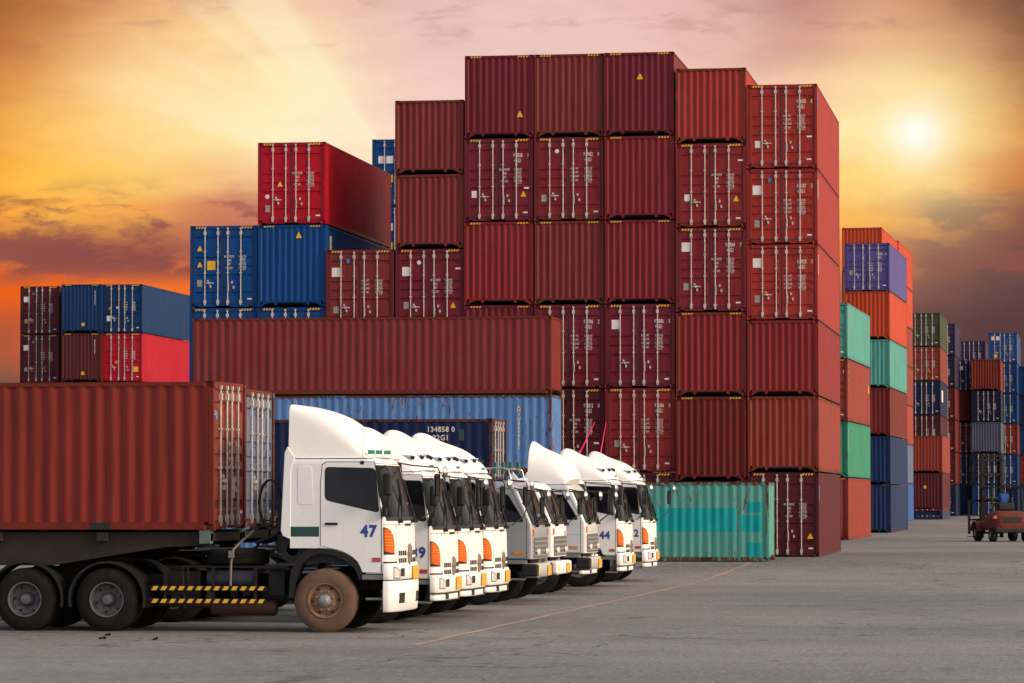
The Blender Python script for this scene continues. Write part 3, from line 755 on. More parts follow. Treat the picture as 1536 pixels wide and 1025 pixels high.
    for s in (-1, 1):
        d = side('door', dpoly, .006, paintm, root, B, sides=(s,))
        side('door_gap', gx, .0025, SEAL, d, B, sides=(s,))
        wz = rounded([(x, z) for x, z in wp], .08); wb = [(x, z) for x, z in wz]
        ctr = (sum(p[0] for p in wz)/len(wz), sum(p[1] for p in wz)/len(wz))
        big = [(ctr[0]+(x-ctr[0])*1.045, ctr[1]+(z-ctr[1])*1.06) for x, z in wz]
        side('window_seal', big, .009, BLACK, d, B, sides=(s,)); side('window', wz, .012, SGLASS, d, B, sides=(s,))
        hz = (1.87+zo) if not old else 1.55
        y0, y1 = sorted((s*(B+.004), s*(B+.035))); MB().box(-1.26, -1.04, y0, y1, hz-.02, hz+.02).build('door_handle', BLACK, d, bevel=.006)
    if not old:
        for s in (-1, 1): side('side_panel', rounded([(-1.75, 2.86+zo), (-1.50, 2.86+zo), (-1.47, 2.20+zo), (-1.75, 2.20+zo)], .06), .006, paintm, root, B, bevel=.004, sides=(s,))
        for s in (-1, 1):
            ex = MB(); y0, y1 = sorted((s*(B-.05), s*(B+.01)))
            ex.prism([(-1.87, 1.60+zo), (-2.01, 1.66+zo), (-2.045, 1.75+zo), (-1.98, 3.10+zo), (-1.93, 3.2+zo), (-1.80, 3.02+zo), (-1.865, 2.8+zo)], 1, y0, y1)
            ex.build('side_extender', paintm, root, bevel=.012)
    if spec.get('stripe'):
        side('green_stripe', [(-1.875, 1.82), (-1.37, 1.82), (-1.37, 1.65), (-1.875, 1.65)], .004, GREEN, root, B)
    # ---- windscreen
    if not old: F.patch('windscreen_seal', -73, 73, zwl-.05, zwh+.03, BLACK, root, .003, n=40, nz=6)
    else: F.patch('windscreen_seal', -62, 62, zwl-.05, zwh+.03, BLACK, root, .003, n=30, nz=6)
    tw = 71 if not old else 58
    ws = F.patch('windscreen', -tw, tw, zwl, zwh, WGLASS, root, .009, n=40, nz=6)
    for y0_, th_ in ((-.55, -26), (.25, 14), (.8, 48)):
        w = MB(); a = F.P(th_, zwl-.06, .03); b2 = F.P(th_+9, zwl+.06, .05); c2 = F.P(th_+26, zwl+.40, .03)
        w.tube([a, b2, c2], .014, 6); w.tube([F.P(th_+22, zwl+.1, .022), F.P(th_+29, zwl+.68, .022)], .011, 6); w.box(a[0]-.04, a[0]+.03, a[1]-.05, a[1]+.05, a[2]-.03, a[2]+.03)
        w.build('wiper', BLACK, root)
    # ---- mirrors
    for s in (-1, 1):
        zt_ = zwh+.02; zl_ = zwl+.02
        if s < 0 and not old:
            m = MB(); p0 = (-.30, s*1.2, zt_-.08)
            m.tube([p0, (-.18, s*1.38, zt_-.03), (-.10, s*1.42, zt_-.15), (-.10, s*1.42, zt_-.5), (-.15, s*1.33, zwl+.25), (-.2, s*1.2, zwl+.1)], .013, 6)
            mm = m.build('mirror_arm', BLACK, root, smooth=60)
            MB().box(-.20, -.06, s*1.5, s*1.30, zt_-.55, zt_-.16) .build('mirror', BLACK, mm, bevel=.04)
            MB().box(-.26, -.17, s*1.30, s*1.2, zwl+.02, zwl+.2).build('arm_bracket', BLACK, mm, bevel=.02)
        else:
            m = MB(); fx = .22 if not old else .2; yo = 1.48
            m.tube([(xf(zwh)-.16, s*1.1, zt_+.05), (xf(zwh)+.1, s*1.28, zt_), (fx, s*yo, zt_-.04), (fx+.04, s*yo, zt_-.12), (fx+.04, s*yo, zt_-.55), (fx-.02, s*(yo-.1), zwl+.15), (-.02, s*1.18, zwl-.02)], .013, 6)
            m.tube([(xf(zwh)-.3, s*1.08, zt_+.12), (xf(zwh)-.05, s*1.12, zt_-.02)], .02, 6)
            mm = m.build('mirror_arm', BLACK, root, smooth=60)
            mb = MB().box(fx-.04, fx+.03, s*yo-.12, s*yo+.10, zt_-.55, zt_-.15).build('mirror', BLACK, mm, bevel=.03)
            MB().box(fx-.05, fx-.041, s*yo-.1, s*yo+.08, zt_-.52, zt_-.18).build('mirror_glass', CHROME, mb)
            rm_ = MB(); prof = [(0, .0), (.01, .06), (.03, .10), (.055, .115), (.075, .10), (.09, .05), (.094, 0)]
            rm_.lathe([(-a+.02, r) for a, r in prof], (fx+.17, s*yo, zt_-.12), 0, 20)
            rm_.build('round_mirror', CHROME, mm, smooth=50)
    # ---- lower front
    zb1 = 1.19+lz; Bb = 1.22
    FB = Front(lambda z: .0 - .05*max(0, (.75+lz-z))*1.2, .22, Bb, 3.0 if not old else 6)
    def bump(name, z0, z1, mat, x_in=-.24, fb=None, rr=None):
        fb = fb or FB; rows_ = [z0, z0+.02, z0+(z1-z0)*.4, z1-.03, z1]
        rg = []
        for j, z in enumerate(rows_):
            ins = .02 if j in (0, 4) else 0
            r_ = [(x_in, -fb.b+ins, z)] + [fb.P(-90+180*k/30, z, -ins) for k in range(31)] + [(x_in, fb.b-ins, z)]
            rg.append(r_)
        return MB().loft(rg).build(name, mat, root, smooth=50)
    if not old:
        if spec.get('skirt'):
            bm_ = bump('bumper', .90, zb1, paintm); lo = bump('bumper_skirt', .355, .888, paintm, fb=Front(lambda z: .015 - .10*max(0, .6-z), .22, 1.235, 3.0))
            F2 = Front(lambda z: .015 - .10*max(0, .6-z), .22, 1.235, 3.0)
            for a, b2 in ((-38, -16), (16, 38)): F2.patch('air_inlet', a, b2, .50, .68, BLACK, lo, .004, n=6, nz=1)
            zbb = .9
        else:
            zbb = .42; bm_ = bump('bumper', zbb+.14, zb1, paintm); lo = bump('bumper_skirt', zbb, zbb+.128, paintm, fb=Front(lambda z: -.01, .22, 1.2, 3.0))
            F2 = Front(lambda z: -.01, .22, 1.2, 3.0)
            for a, b2 in ((-30, -16), (16, 30)): F2.patch('fog_lamp', a, b2, zbb+.02, zbb+.12, BLACK, lo, .006, n=4, nz=1)
        FB.patch('bumper_seam', -88, 88, (.885 if spec.get('skirt') else zbb+.12), (.905 if spec.get('skirt') else zbb+.145), SEAL, bm_, -.004, n=30, nz=1)
        for a, b2 in ((-58, -34), (34, 58)):
            q = lambda f, a=a: zb1-.07-(.07*f*f if a < 0 else .07*(1-f)**2)
            FB.patch('headlight', a, b2, zb1-.25, q, LAMP, bm_, .008, n=8, nz=3)
            FB.patch('headlight_surround', a-2, b2+2, zb1-.265, lambda f, q=q: q(f)+.015, BLACK, bm_, .003, n=8, nz=1)
        for a, b2 in ((-30, -15), (15, 30)): FB.patch('bumper_slot', a, b2, zb1-.23, zb1-.09, BLACK, bm_, .005, n=4, nz=1)
        MB().box(.012, .03, .16, .68, zb1-.29, zb1-.06).build('number_plate', YEL, bm_, bevel=.004)
        # indicators
        iz = 1.40+lz; 
        for s in (-1, 1):
            hi = (lambda f: iz+.12+.27*math.sqrt(max(0, 1-f**2.0))) if s < 0 else (lambda f: iz+.12+.27*math.sqrt(max(0, 1-(1-f)**2.0)))
            a, b2 = (-84, -50) if s < 0 else (50, 84)
            ind = F.patch('indicator_lamp', a, b2, lambda f, s=s: iz-(.04*f if s < 0 else .04*(1-f)), hi, AMBER, root, .010, n=12, nz=6)
            F.patch('lamp_surround', a-2, b2+2, iz-.06, (lambda f, hi=hi: hi(f)+.02), BLACK, ind, .003, n=12, nz=1)
            sl = MB()
            for k in range(5):
                zz = iz+.10+k*.05; 
                sl.tube([F.P(a+(b2-a)*t, zz, .011) for t in ((0., .2, .4, .6, .8) if s < 0 else (.2, .4, .6, .8, 1.))], .006, 5)
            sl.build('lens_rib', simple('amber_rib', (.75, .28, .02), .4), ind)
        # grille
        gz = 1.36+lz
        for r_ in range(2):
            for a, b2 in ((-34, -4), (4, 34)):
                n_ = 4
                for k in range(n_):
                    t0 = a+(b2-a)*(k+.12)/n_; t1 = a+(b2-a)*(k+.88)/n_
                    F.patch('grille_slot', t0, t1, gz-.0-r_*.13-.042, gz-r_*.13+.042, BLACK, root, .006, n=2, nz=1)
        F.patch('grille_panel', -38, 38, gz-.20, gz+.09, paintm, root, .002, n=16, nz=1)
        em = MB(); ex_ = F.P(0, gz, .0)[0]
        em.prism([(-.09, gz-.2), (-.05, gz-.2), (-.02, gz+.02), (.0, gz+.16), (-.05, gz+.14), (-.06, gz)], 0, ex_+.01, ex_+.05)
        em.prism([(.09, gz-.12), (.05, gz-.16), (.03, gz), (.07, gz+.12), (.10, gz+.08)], 0, ex_+.01, ex_+.05)
        em.prism([(-.12, gz-.03), (.13, gz-.01), (.14, gz+.03), (-.10, gz+.02)], 0, ex_+.02, ex_+.055)
        em.build('emblem', simple('bronze_chrome', (.34, .27, .2), .3, .8), root, bevel=.004)
        F.patch('panel_seam', -84, 84, 1.35+zo+.50, 1.35+zo+.508, simple('seam_grey', (.25,.25,.25), .6), root, .002, n=30, nz=1)
        for t_ in (-40, 40): F.patch('panel_seam', t_-.35, t_+.35, zb1+.03, 1.85+zo, simple('seam_grey', (.25,.25,.25), .6), root, .002, n=1, nz=6)
        F.patch('bonnet_badge', -6, 6, zwl-.14, zwl-.10, BLACK, root, .006, n=3, nz=1)
        F.patch('shadow_gap', -88, 88, zb1+.0, zb1+.03, SEAL, root, .001, n=30, nz=1)
    else:
        bb = bump('bumper', .60, .90, simple('bumper_chrome_paint', (.5, .5, .49), .35, .4) if paintm is not WHITE else WHITE, fb=Front(lambda z: .04, .1, 1.0, 7))
        for s in (-1, 1):
            cb = MB(); y0, y1 = sorted((s*.93, s*1.17)); cb.box(-.3, .05, y0, y1, .62, .89)
            cb.build('bumper_corner', BLACK if paintm is not WHITE else WHITE, root, bevel=.04)
        FB = Front(lambda z: .04, .1, 1.0, 7)
        FB.patch('fog_lamp', -34, -24, .68, .82, simple('yellow_lamp', (.8, .6, .03), .3), bb, .008, n=3, nz=1)
        MB().box(.05, .065, .35, .85, .62, .84).build('number_plate', YEL, bb, bevel=.004)
        gr = F.patch('grille', -50, 50, 1.02, 1.46, simple('grille_grey', (.12, .12, .125), .45, .3), root, .006, n=16, nz=1)
        for k in range(4): F.patch('grille_bar', -50, 50, 1.06+k*.10, 1.09+k*.10, simple('grille_bar_grey', (.32, .32, .33), .4, .5), gr, .025, n=16, nz=1)
        for s in (-1, 1):
            for k in (0, 1):
                yy = s*(.55+.22*k); hb = MB().lathe([(0, .07), (.02, .075), (.035, .06), (.03, 0)], (F.P(0, 1.15)[0]+.01, yy, 1.15), 0, 16); hb.build('headlight', LAMP, gr, smooth=40)
            a, b2 = (-60, -46) if s < 0 else (46, 60)
            F.patch('indicator_lamp', a, b2, 1.50, 1.64, AMBER, root, .012, n=4, nz=1)
        side('side_lamp', [(-.5, 1.17), (-.26, 1.17), (-.26, 1.10), (-.5, 1.10)], .016, simple('dull_amber', (.5, .22, .03), .3), root, B)
        side('side_seam', [(-1.75, 1.455), (-.2, 1.455), (-.2, 1.447), (-1.75, 1.447)], .0075, simple('seam_grey', (.25,.25,.25), .6), root, B)
    if not old: 
        side('side_lamp', [(-.43, 1.24+lz+.05), (-.29, 1.24+lz+.05), (-.29, 1.17+lz+.05), (-.43, 1.17+lz+.05)], .018, RLENS, root, B)
    # ---- number
    if spec.get('num'):
        nz_ = spec.get('nz', 1.65+zo)
        put_text(spec['num'], .27, (spec.get('nx', -.6), -(B+.0085), nz_), root, BTXT, .95, name='fleet_number')
    if spec.get('tnum'):
        p = F.P(0, 1.5, .01); put_text(spec['tnum'], .13, (p[0], .55, 1.52), root, BTXT, .9, rot=(pi/2, pi/2, pi/2), name='fleet_number')
    # ---- roof
    fp = spec.get('fairing')
    if fp:
        dz = zo if fp is not PROF_C else 0
        zf = (ztop-.01)
        pf = [(x, z+dz) for x, z in fp]
        fo = fairing(pf, zf, root, *((1.12, 1.04, 13) if fp is PROF_A else (1.06, 1.06, 2.7)))
        if spec.get('lamps'):
            for k, yy in enumerate((-.85, -.45, 0, .45, .85)):
                x = -.50-.20*(yy/1.0)**2; z = zf+.24+.03*(1-abs(yy))
                lm = MB(); lm.tube([(x-.22, yy, z+.07), (x-.02, yy, z+.03)], [.012, .035], 8); o2 = lm.build('marker_lamp_fin', simple('pale_blue_fin', (.35, .5, .68), .4), fo, smooth=40)
                MB().tube([(x-.03, yy, z+.035), (x+.04, yy, z+.01)], .034, 10).build('marker_lamp', BLACK, fo, smooth=40)
            b_ = MB()
            for yy in (-.3, -.12): b_.box(-.405, -.39, yy, yy+.12, zf+.09, zf+.14)
            b_.build('green_lamp', LGREEN, fo)
        if fp is PROF_A:
            for k, yy in enumerate((-.98, -.72, -.4)):
                MB().box(-.56+.14*k*.6, -.44+.14*k*.6, yy-.015, yy+.015, zf+.08, zf+.15).build('green_lamp', LGREEN, fo, bevel=.006)
            MB().tube([(-.62, -1.12, ztop-.05), (-.62, -1.12, ztop+.85)], .004, 5).build('aerial', BLACK, root)
            MB().box(-.65, -.58, -1.21, -1.12, ztop-.11, ztop-.05).build('aerial_base', BLACK, root)
        side('fairing_seam', [(-1.80, ztop+.0), (-.42, ztop+.0), (-.42, ztop-.012), (-1.80, ztop-.012)], -.02, SEAL, root, B)
    if spec.get('rack'):
        rk = MB()
        for y in (-.95, .95):
            rk.tube([(-.55, y, ztop), (-.62, y, ztop+.28), (-.75, y*.8, ztop+.32), (-1.3, y*.8, ztop+.32), (-1.4, y, ztop)], .016, 6)
        rk.tube([(-.65, -.9, ztop+.3), (-.65, .9, ztop+.3)], .016, 6); rk.tube([(-1.3, -.85, ztop+.32), (-1.3, .85, ztop+.32)], .016, 6)
        rk.build('roof_rack', CHROME, root, smooth=60)
        for k in range(4):
            MB().tube([(-1.1+k*.14, .2+k*.2, ztop+.2), (-1.1+k*.14, .2+k*.2, ztop+.46)], .05, 10).build('roof_lamp', simple('dark_green_lamp', (.02, .09, .07), .3), root, smooth=50)
    # ---- behind the cab
    bk = MB(); bk.box(xr_-.14, xr_-.02, -1.0, 1.0, archz-.1, 2.55+zo); bk.box(xr_-.3, xr_-.1, -.9, -.3, archz-.1, 2.3+zo); bk.build('cab_back_panel', BLACK, root, bevel=.02)
    MB().lathe([(0, .22), (.3, .22), (.3, .1), (0, .1)], (-1.86, -1.1, 1.42+zo*.5), 1, 28).build('air_filter', BLACK, root, smooth=40)
    if spec.get('detail'):
        hs = MB(); P_ = []
        for k in range(33):
            a = -pi/2+2*pi*k/32*1.5; P_.append((-2.34+.2*sin(a), -.75+.02*k/8, 2.18-.46*cos(a)*.9 if False else 2.2+.43*cos(a)))
        hs.tube(P_, .018, 7)
        hs.tube([(-2.02, -.6, 2.62), (-2.1, -.65, 2.68), (-2.2, -.7, 2.64), (-2.22, -.72, 2.3)], .016, 7)
        hs.tube([(-2.05, -.7, 1.9), (-2.1, -.8, 1.75), (-2.35, -.8, 1.62), (-2.5, -.7, 1.6), (-2.75, -.6, 1.25)], .022, 7)
        hs.tube([(-2.0, -.7, 2.3), (-2.08, -.8, 2.05), (-2.2, -.8, 1.9), (-2.45, -.8, 1.93), (-2.5, -.75, 2.1)], .014, 7)
        hs.tube([(-2.03, -.75, 2.08), (-2.12, -.8, 2.08)], .06, 10)
        hs.build('air_hose', BLACK, root, smooth=60)
        # side guard
        for z in (.755, .535):
            sg = MB(); sg.box(-4.36, -2.29, -1.215, -1.18, z-.036, z+.036); q = sg.build('side_guard', CHAS, root)
            hzp = MB()
            for k in range(13):
                x = -4.33+k*.157
                hzp.prism([(x, z-.034), (x+.085, z-.034), (x+.125, z+.034), (x+.04, z+.034)], 1, -1.219, -1.214)
            hzp.build('hazard_stripes', YHAZ, q)
        sb = MB()
        for x in (-4.1, -3.25, -2.5): sb.box(x-.025, x+.025, -1.18, -1.12, .5, 1.12)
        sb.tube([(-3.75, -1.15, .4), (-3.8, -1.15, 1.05), (-3.76, -1.15, 1.13), (-3.7, -1.15, 1.1), (-3.7, -1.15, .85)], .018, 6)
        sb.build('guard_bracket', CHAS, root)
        MB().box(-3.85, -1.95, -1.1, .9, 1.10, 1.14).build('catwalk', CHAS, root, bevel=.01)
        MB().lathe([(-.42, .0), (-.42, .18), (-.38, .2), (.38, .2), (.42, .18), (.42, 0)], (-2.95, -.95, .90), 0, 28).build('air_tank', TANK, root, smooth=40)
        MB().lathe([(-.6, .0), (-.6, .13), (-.56, .15), (.5, .15), (.55, .12), (.55, 0)], (-2.75, -.8, .42), 0, 24).build('exhaust_silencer', BROWNT, root, smooth=40)
        MB().tube([(-3.3, -.8, .45), (-4.3, -.8, .5)], .06, 10).build('exhaust_pipe', BROWNT, root, smooth=40)
        
        for x0_, x1_ in ((-4.15, -3.5), (-2.3, -2.0)): MB().box(x0_, x1_, -1.05, -.55, .62, 1.05).build('battery_box', CHAS, root, bevel=.02)
        # spare tyre lying on the catwalk with its strap
        tme = [v for k, v in MATS.items() if k[0] == 'wheel' and k[1] and k[2] == RUB.name][0][0]
        sp = bpy.data.objects.new('spare_tyre', tme); col.objects.link(sp); sp.parent = root; sp.location = (-2.95, -.55, 1.285); sp.rotation_euler = (pi/2, 0, 0)
        q = MB(); 
        q.tube([(-2.62, -.75, 1.75), (-2.85, -1.0, 1.5), (-2.9, -1.13, 1.42), (-2.93, -1.16, 1.2), (-2.93, -1.2, .8)], .022, 6); q.box(-2.97, -2.88, -1.2, -1.14, 1.28, 1.4)
        q.build('tyre_strap', simple('grey_strap', (.16, .15, .14), .8), sp.parent, smooth=60)
        w = MB(); w.prism([(-2.55, 1.52), (-2.05, 1.72), (-2.05, 1.76), (-2.6, 1.56)], 1, -.9, .3); w.build('chequer_ramp', CHAS, root)
    else:
        MB().lathe([(-.5, 0), (-.5, .25), (-.45, .28), (.45, .28), (.5, .25), (.5, 0)], (-2.95, -.85, .68), 0, 24).build('fuel_tank', TANK, root, smooth=40)
    return root
# centres of the trucks along the row (their far front corners line up)
X0 = -11.2
TR = [
 (59.72, 0, dict(zo=0., lz=0., dusty=1, skirt=1, num='47', nx=-.50, nz=1.655, fairing=PROF_A, stripe=1, detail=1), 'white semi truck numbered 47 with tall roof fairing and dusty brown front wheel, nearest'),
 (64.2, 0, dict(num='39', nx=-.46, nz=1.22, fairing=PROF_B, lamps=1), 'white semi truck numbered 39 parked directly behind truck 47'),
 (67.1, 0, dict(fairing=PROF_B, lamps=1), 'white semi truck with wave shaped roof fairing, third cab from the camera'),
 (70.1, 0, dict(fairing=PROF_B, lamps=1), 'white semi truck parked just before the silver one, fourth cab from the camera'),
 (75.6, 0, dict(old=1, paint=SILVER, rack=1), 'silver boxy older truck with chrome roof rack and black bumper corners'),
 (78.6, 0, dict(old=1, tnum='35'), 'white boxy older truck squeezed between the silver one and the pale one'),
 (84.2, 0, dict(old=1, paint=PALE, fairing=PROF_C), 'pale grey boxy older truck with white curved roof deflector and black bumper corners'),
 (87.6, -.45, dict(fairing=None), 'white truck set back in the row, mostly hidden just before truck 44'),
 (91.6, 0, dict(num='44', nx=-.56, nz=1.27, fairing=PROF_B, lamps=1, pole=1), 'white semi truck numbered 44, last but one in the row'),
 (97.2, 0, dict(num='2', nx=-.40, nz=1.27, fairing=PROF_B, lamps=1, pole=1), 'white semi truck at the far end of the row beside the teal container'),
]
for yc, dx, spec, lab in TR:
    t = make_truck(spec); t.location = (X0+dx, yc, g(yc)); tag(t, lab, 'truck', 'trucks parked side by side in a row')
    if spec.get('pole'):
        a, b_ = ((-1.5, 0, 3.3), (-.98, 0, 4.36)) if spec['num'] == '44' else ((-1.6, 0, 3.4), (-1.40, 0, 4.48))
        MB().tube([a, tuple((p+q)/2 for p, q in zip(a, b_)), b_], [.022, .018, .010], 6).build('pink_streamer', PINK, t, smooth=60)

# ---- trailers with their containers
def trailer(X, Yc, zdeck, label, det=True):
    r = empty('container_trailer', (X, Yc, 0))
    b = MB()
    for s in (-1, 1):
        b.prism([(-.1, zdeck-.04), (-6.6, zdeck-.04), (-6.6, zdeck-.62), (-2.9, zdeck-.62), (-.9, zdeck-.30), (-.1, zdeck-.27)], 1, s*1.02-.05, s*1.02+.05)
    b.build('main_beam', BEIGE, r, bevel=.01)
    b = MB()
    for x in (-.16, -2.0, -3.9, -5.95): b.box(x-.1, x+.1, -1.19, 1.19, zdeck-.2, zdeck-.045)
    b.build('cross_beam', BEIGE, r, bevel=.01)
    b = MB()
    for x in (-.15, -5.95):
        for s in (-1, 1): b.box(x-.11, x+.09, min(s*1.21, s*1.0), max(s*1.21, s*1.0), zdeck-.24, zdeck-.002)
    b.build('twist_lock_block', TGREEN, r, bevel=.01)
    b = MB()
    for s in (-1, 1): b.box(-8.9, -8.7, s*.8-.05, s*.8+.05, .2, zdeck-.6) if False else b.box(-6.3, -6.15, s*.8-.06, s*.8+.06, .5, zdeck-.6)
    b.build('landing_leg', BEIGE, r)
    b = MB(); b.box(-9.5, -6.6, -.9, .9, zdeck-.7, zdeck-.5); b.build('rear_frame', BEIGE, r)
    for x in (-7.7, -9.0):
        for s in (-1, 1): wheel(r, (x, s*1.05, .55), True, RUB, RIM, s)
    return tag(r, label, 'trailer', 'container trailers behind the trucks')
T1X = -14.43
trailer(T1X, 59.72, 1.76, 'skeletal trailer carrying the reddish brown container behind truck 47')
c1 = container('reddish brown container on the trailer behind truck 47, nearest of all', 0, 0, 0, 6.058, 2.591, sr(120, 43, 36), 'D', .24, .6, num=None, code='22G1', group='containers carried on the truck trailers', fade=.2,
   extras=(('tx', '22G1', -1.05, 2.0, .12), ('bs', -.9, 2.0)))
c1.location = (T1X, 59.72, 1.762); c1.rotation_euler = (0, -R(.7), pi/2)
for y in (2.02, 4.04): MB().box(-W2-.004, -W2+.1, y-.18, y+.18, .02, .14).build('forklift_pocket', SEAL, c1)
trailer(-14.93, 64.2, 1.76, 'skeletal trailer carrying the grey blue container behind truck 39')
c2 = container('worn grey blue container with rusty posts on the trailer behind truck 39', 0, 0, 0, 6.058, 2.591, GRB, 'D', .3, 1.0, table=False, group='containers carried on the truck trailers', fade=.8)
c2.location = (-14.93, 64.2, 1.765); c2.rotation_euler = (0, 0, pi/2)
d2 = [o for o in c2.children if o.name.startswith('door') and not o.name.startswith('door_g')][1]
put_text('Inter', .32, (.18, .028, 2.1), d2, WTXT, .9, rot=(pi/2, pi/2, 0))
trailer(-14.75, 91.6, 1.84, 'skeletal trailer carrying the navy container behind truck 44')
c3 = container('navy container with rusty posts marked 22G1 on the trailer behind truck 44', 0, 0, 0, 6.058, 2.591, NAVY, 'D', .32, .95, table=False, code='22G1', group='containers carried on the truck trailers', fade=.3)
c3.location = (-14.75, 91.6, 1.845); c3.rotation_euler = (0, 0, pi/2)
put_text('134858 0', .2, (-(W2+.001), 1.38, 2.24), c3, WTXT, .9, rot=(pi/2, 0, -pi/2)); put_text('22G1', .2, (-(W2+.001), 1.38, 2.02), c3, WTXT, .9, rot=(pi/2, 0, -pi/2))
MB().box(-W2-.002, -W2+.01, .75, .9, 2.0, 2.3).build('green_vent', GREEN, c3)
# ------------------------------------------------------------------ forklift and driver
def forklift():
    SAL = simple('forklift_red_paint', sr(98, 40, 38), .65, 0, .25, .3, 3, .0, (sr(84,46,42), .5))
    r = empty('forklift'); a = None
    b = MB(); rg = []                                  # local: +x forward
    for x, w, z0, z1 in ((-1.35, .35, .55, 1.05), (-1.30, .50, .42, 1.16), (-1.15, .60, .36, 1.24), (-.7, .64, .36, 1.26), (-.35, .62, .42, 1.22), (.2, .58, .45, .95), (.85, .55, .45, .85)):
        ring = []
        for k in range(24):
            t = 2*pi*k/24; cc = abs(cos(t))**.45*(1 if cos(t) > 0 else -1); ss = abs(sin(t))**.45*(1 if sin(t) > 0 else -1)
            ring.append((x, w*cc, (z0+z1)/2+(z1-z0)/2*ss))
        rg.append(ring)
    b.loft(rg); b.build('body', SAL, r, smooth=50)
    MB().box(-1.362, -1.32, -.30, .30, .78, 1.0).build('radiator_grille', BLACK, r, bevel=.01)
    b = MB(); b.box(-1.33, -1.0, -.56, .56, .36, .62); b.build('counterweight_skirt', BLACK, r, bevel=.06)
    for s in (-1, 1):
        MB().box(-1.3, -1.16, min(s*.5, s*.61), max(s*.5, s*.61), .92, 1.06).build('tail_lamp', RLENS, r, bevel=.02)
    for s in (-1, 1):
        fd = MB(); pts = []
        for k in range(11):
            an = R(0+k*18); pts.append((.85+.45*cos(an), .42+.42*sin(an)))
        inn = [(.85+.38*cos(R(k*18)), .42+.35*sin(R(k*18))) for k in range(11)]
        y0, y1 = sorted((s*.45, s*.72)); fd.prism(pts+inn[::-1], 1, y0, y1); fd.build('fender', SAL, r, smooth=40)
    for x, rr, wy in ((.85, .35, .58), (-.95, .28, .54)):
        for s in (-1, 1):
            w = MB().lathe([(-.1, .12), (-.1, rr-.04), (-.07, rr), (.07, rr), (.1, rr-.04), (.1, .12)], (x, s*wy, rr), 1, 28).build('wheel', RUB, r, smooth=40)
            MB().lathe([(s*.07, .15), (s*.105, .13), (s*.105, 0)], (x, s*wy, rr), 1, 20).build('rim', RIM, w, smooth=40)
    b = MB()
    for s in (-1, 1):
        b.tube([(-.75, s*.5, 1.2), (-.62, s*.48, 2.15), (-.5, s*.48, 2.2), (.55, s*.48, 2.2), (.68, s*.5, 2.1), (.85, s*.5, .9)], .035, 8)
    for k in range(6): b.box(-.55+k*.2, -.5+k*.2, -.48, .48, 2.19, 2.23)
    b.box(-.6,.6,-.52,.52,2.2,2.225)
    b.build('overhead_guard', CHAS, r, smooth=50)
    b = MB()
    for s in (-1, 1):
        b.box(1.28, 1.38, s*.32-.05, s*.32+.05, .15, 3.5); b.box(1.38, 1.46, s*.24-.04, s*.24+.04, .3, 3.55)
    for z in (.3, 1.7, 2.7, 3.3, 3.46): b.box(1.28, 1.4, -.36, .36, z, z+.09)
    b.build('mast', CHAS, r, bevel=.008)
    b = MB()
    for s in (-1, 1): b.box(1.5, 1.56, s*.7-.04, s*.7+.04, .3, 1.7)
    b.box(1.5, 1.56, -.7, .7, 1.62, 1.7); b.box(1.5, 1.58, -.7, .7, .45, .55); b.box(1.5, 1.58, -.7, .7, .85, .92); b.build('load_backrest', CHAS, r, bevel=.008)
    b = MB()
    for s in (-1, 1): b.box(1.56, 2.75, s*.4-.06, s*.4+.06, .16, .2); b.box(1.56, 1.62, s*.4-.06, s*.4+.06, .16, .9)
    b.build('fork', simple('worn_steel', (.2, .15, .1), .5, .5), r, bevel=.006)
    b = MB(); b.box(-.55, .0, -.25, .25, 1.22, 1.36); b.box(-.62, -.5, -.25, .25, 1.3, 1.58); b.build('seat', BLACK, r, bevel=.04)
    b = MB(); b.tube([(.75, 0, .9), (.5, 0, 1.45)], .03, 8); b.lathe([(-.012, .15), (.012, .15), (.012, .13), (-.012, .13)], (.47, 0, 1.5), 0, 20); b.build('steering_wheel', BLACK, r)
    return r
fx, fy = 0, 158.
angf = atan((1502-768)/5200)-atan(.15734)
FKX = tan(angf)*fy; FZ = g(fy); hd = R(109)
fk = forklift(); fk.location = (FKX, fy, FZ); fk.rotation_euler.z = hd; fk.scale = (1.12, 1.42, 1.1)
tag(fk, 'salmon red forklift with raised grey mast driving away at the end of the lane', 'forklift')
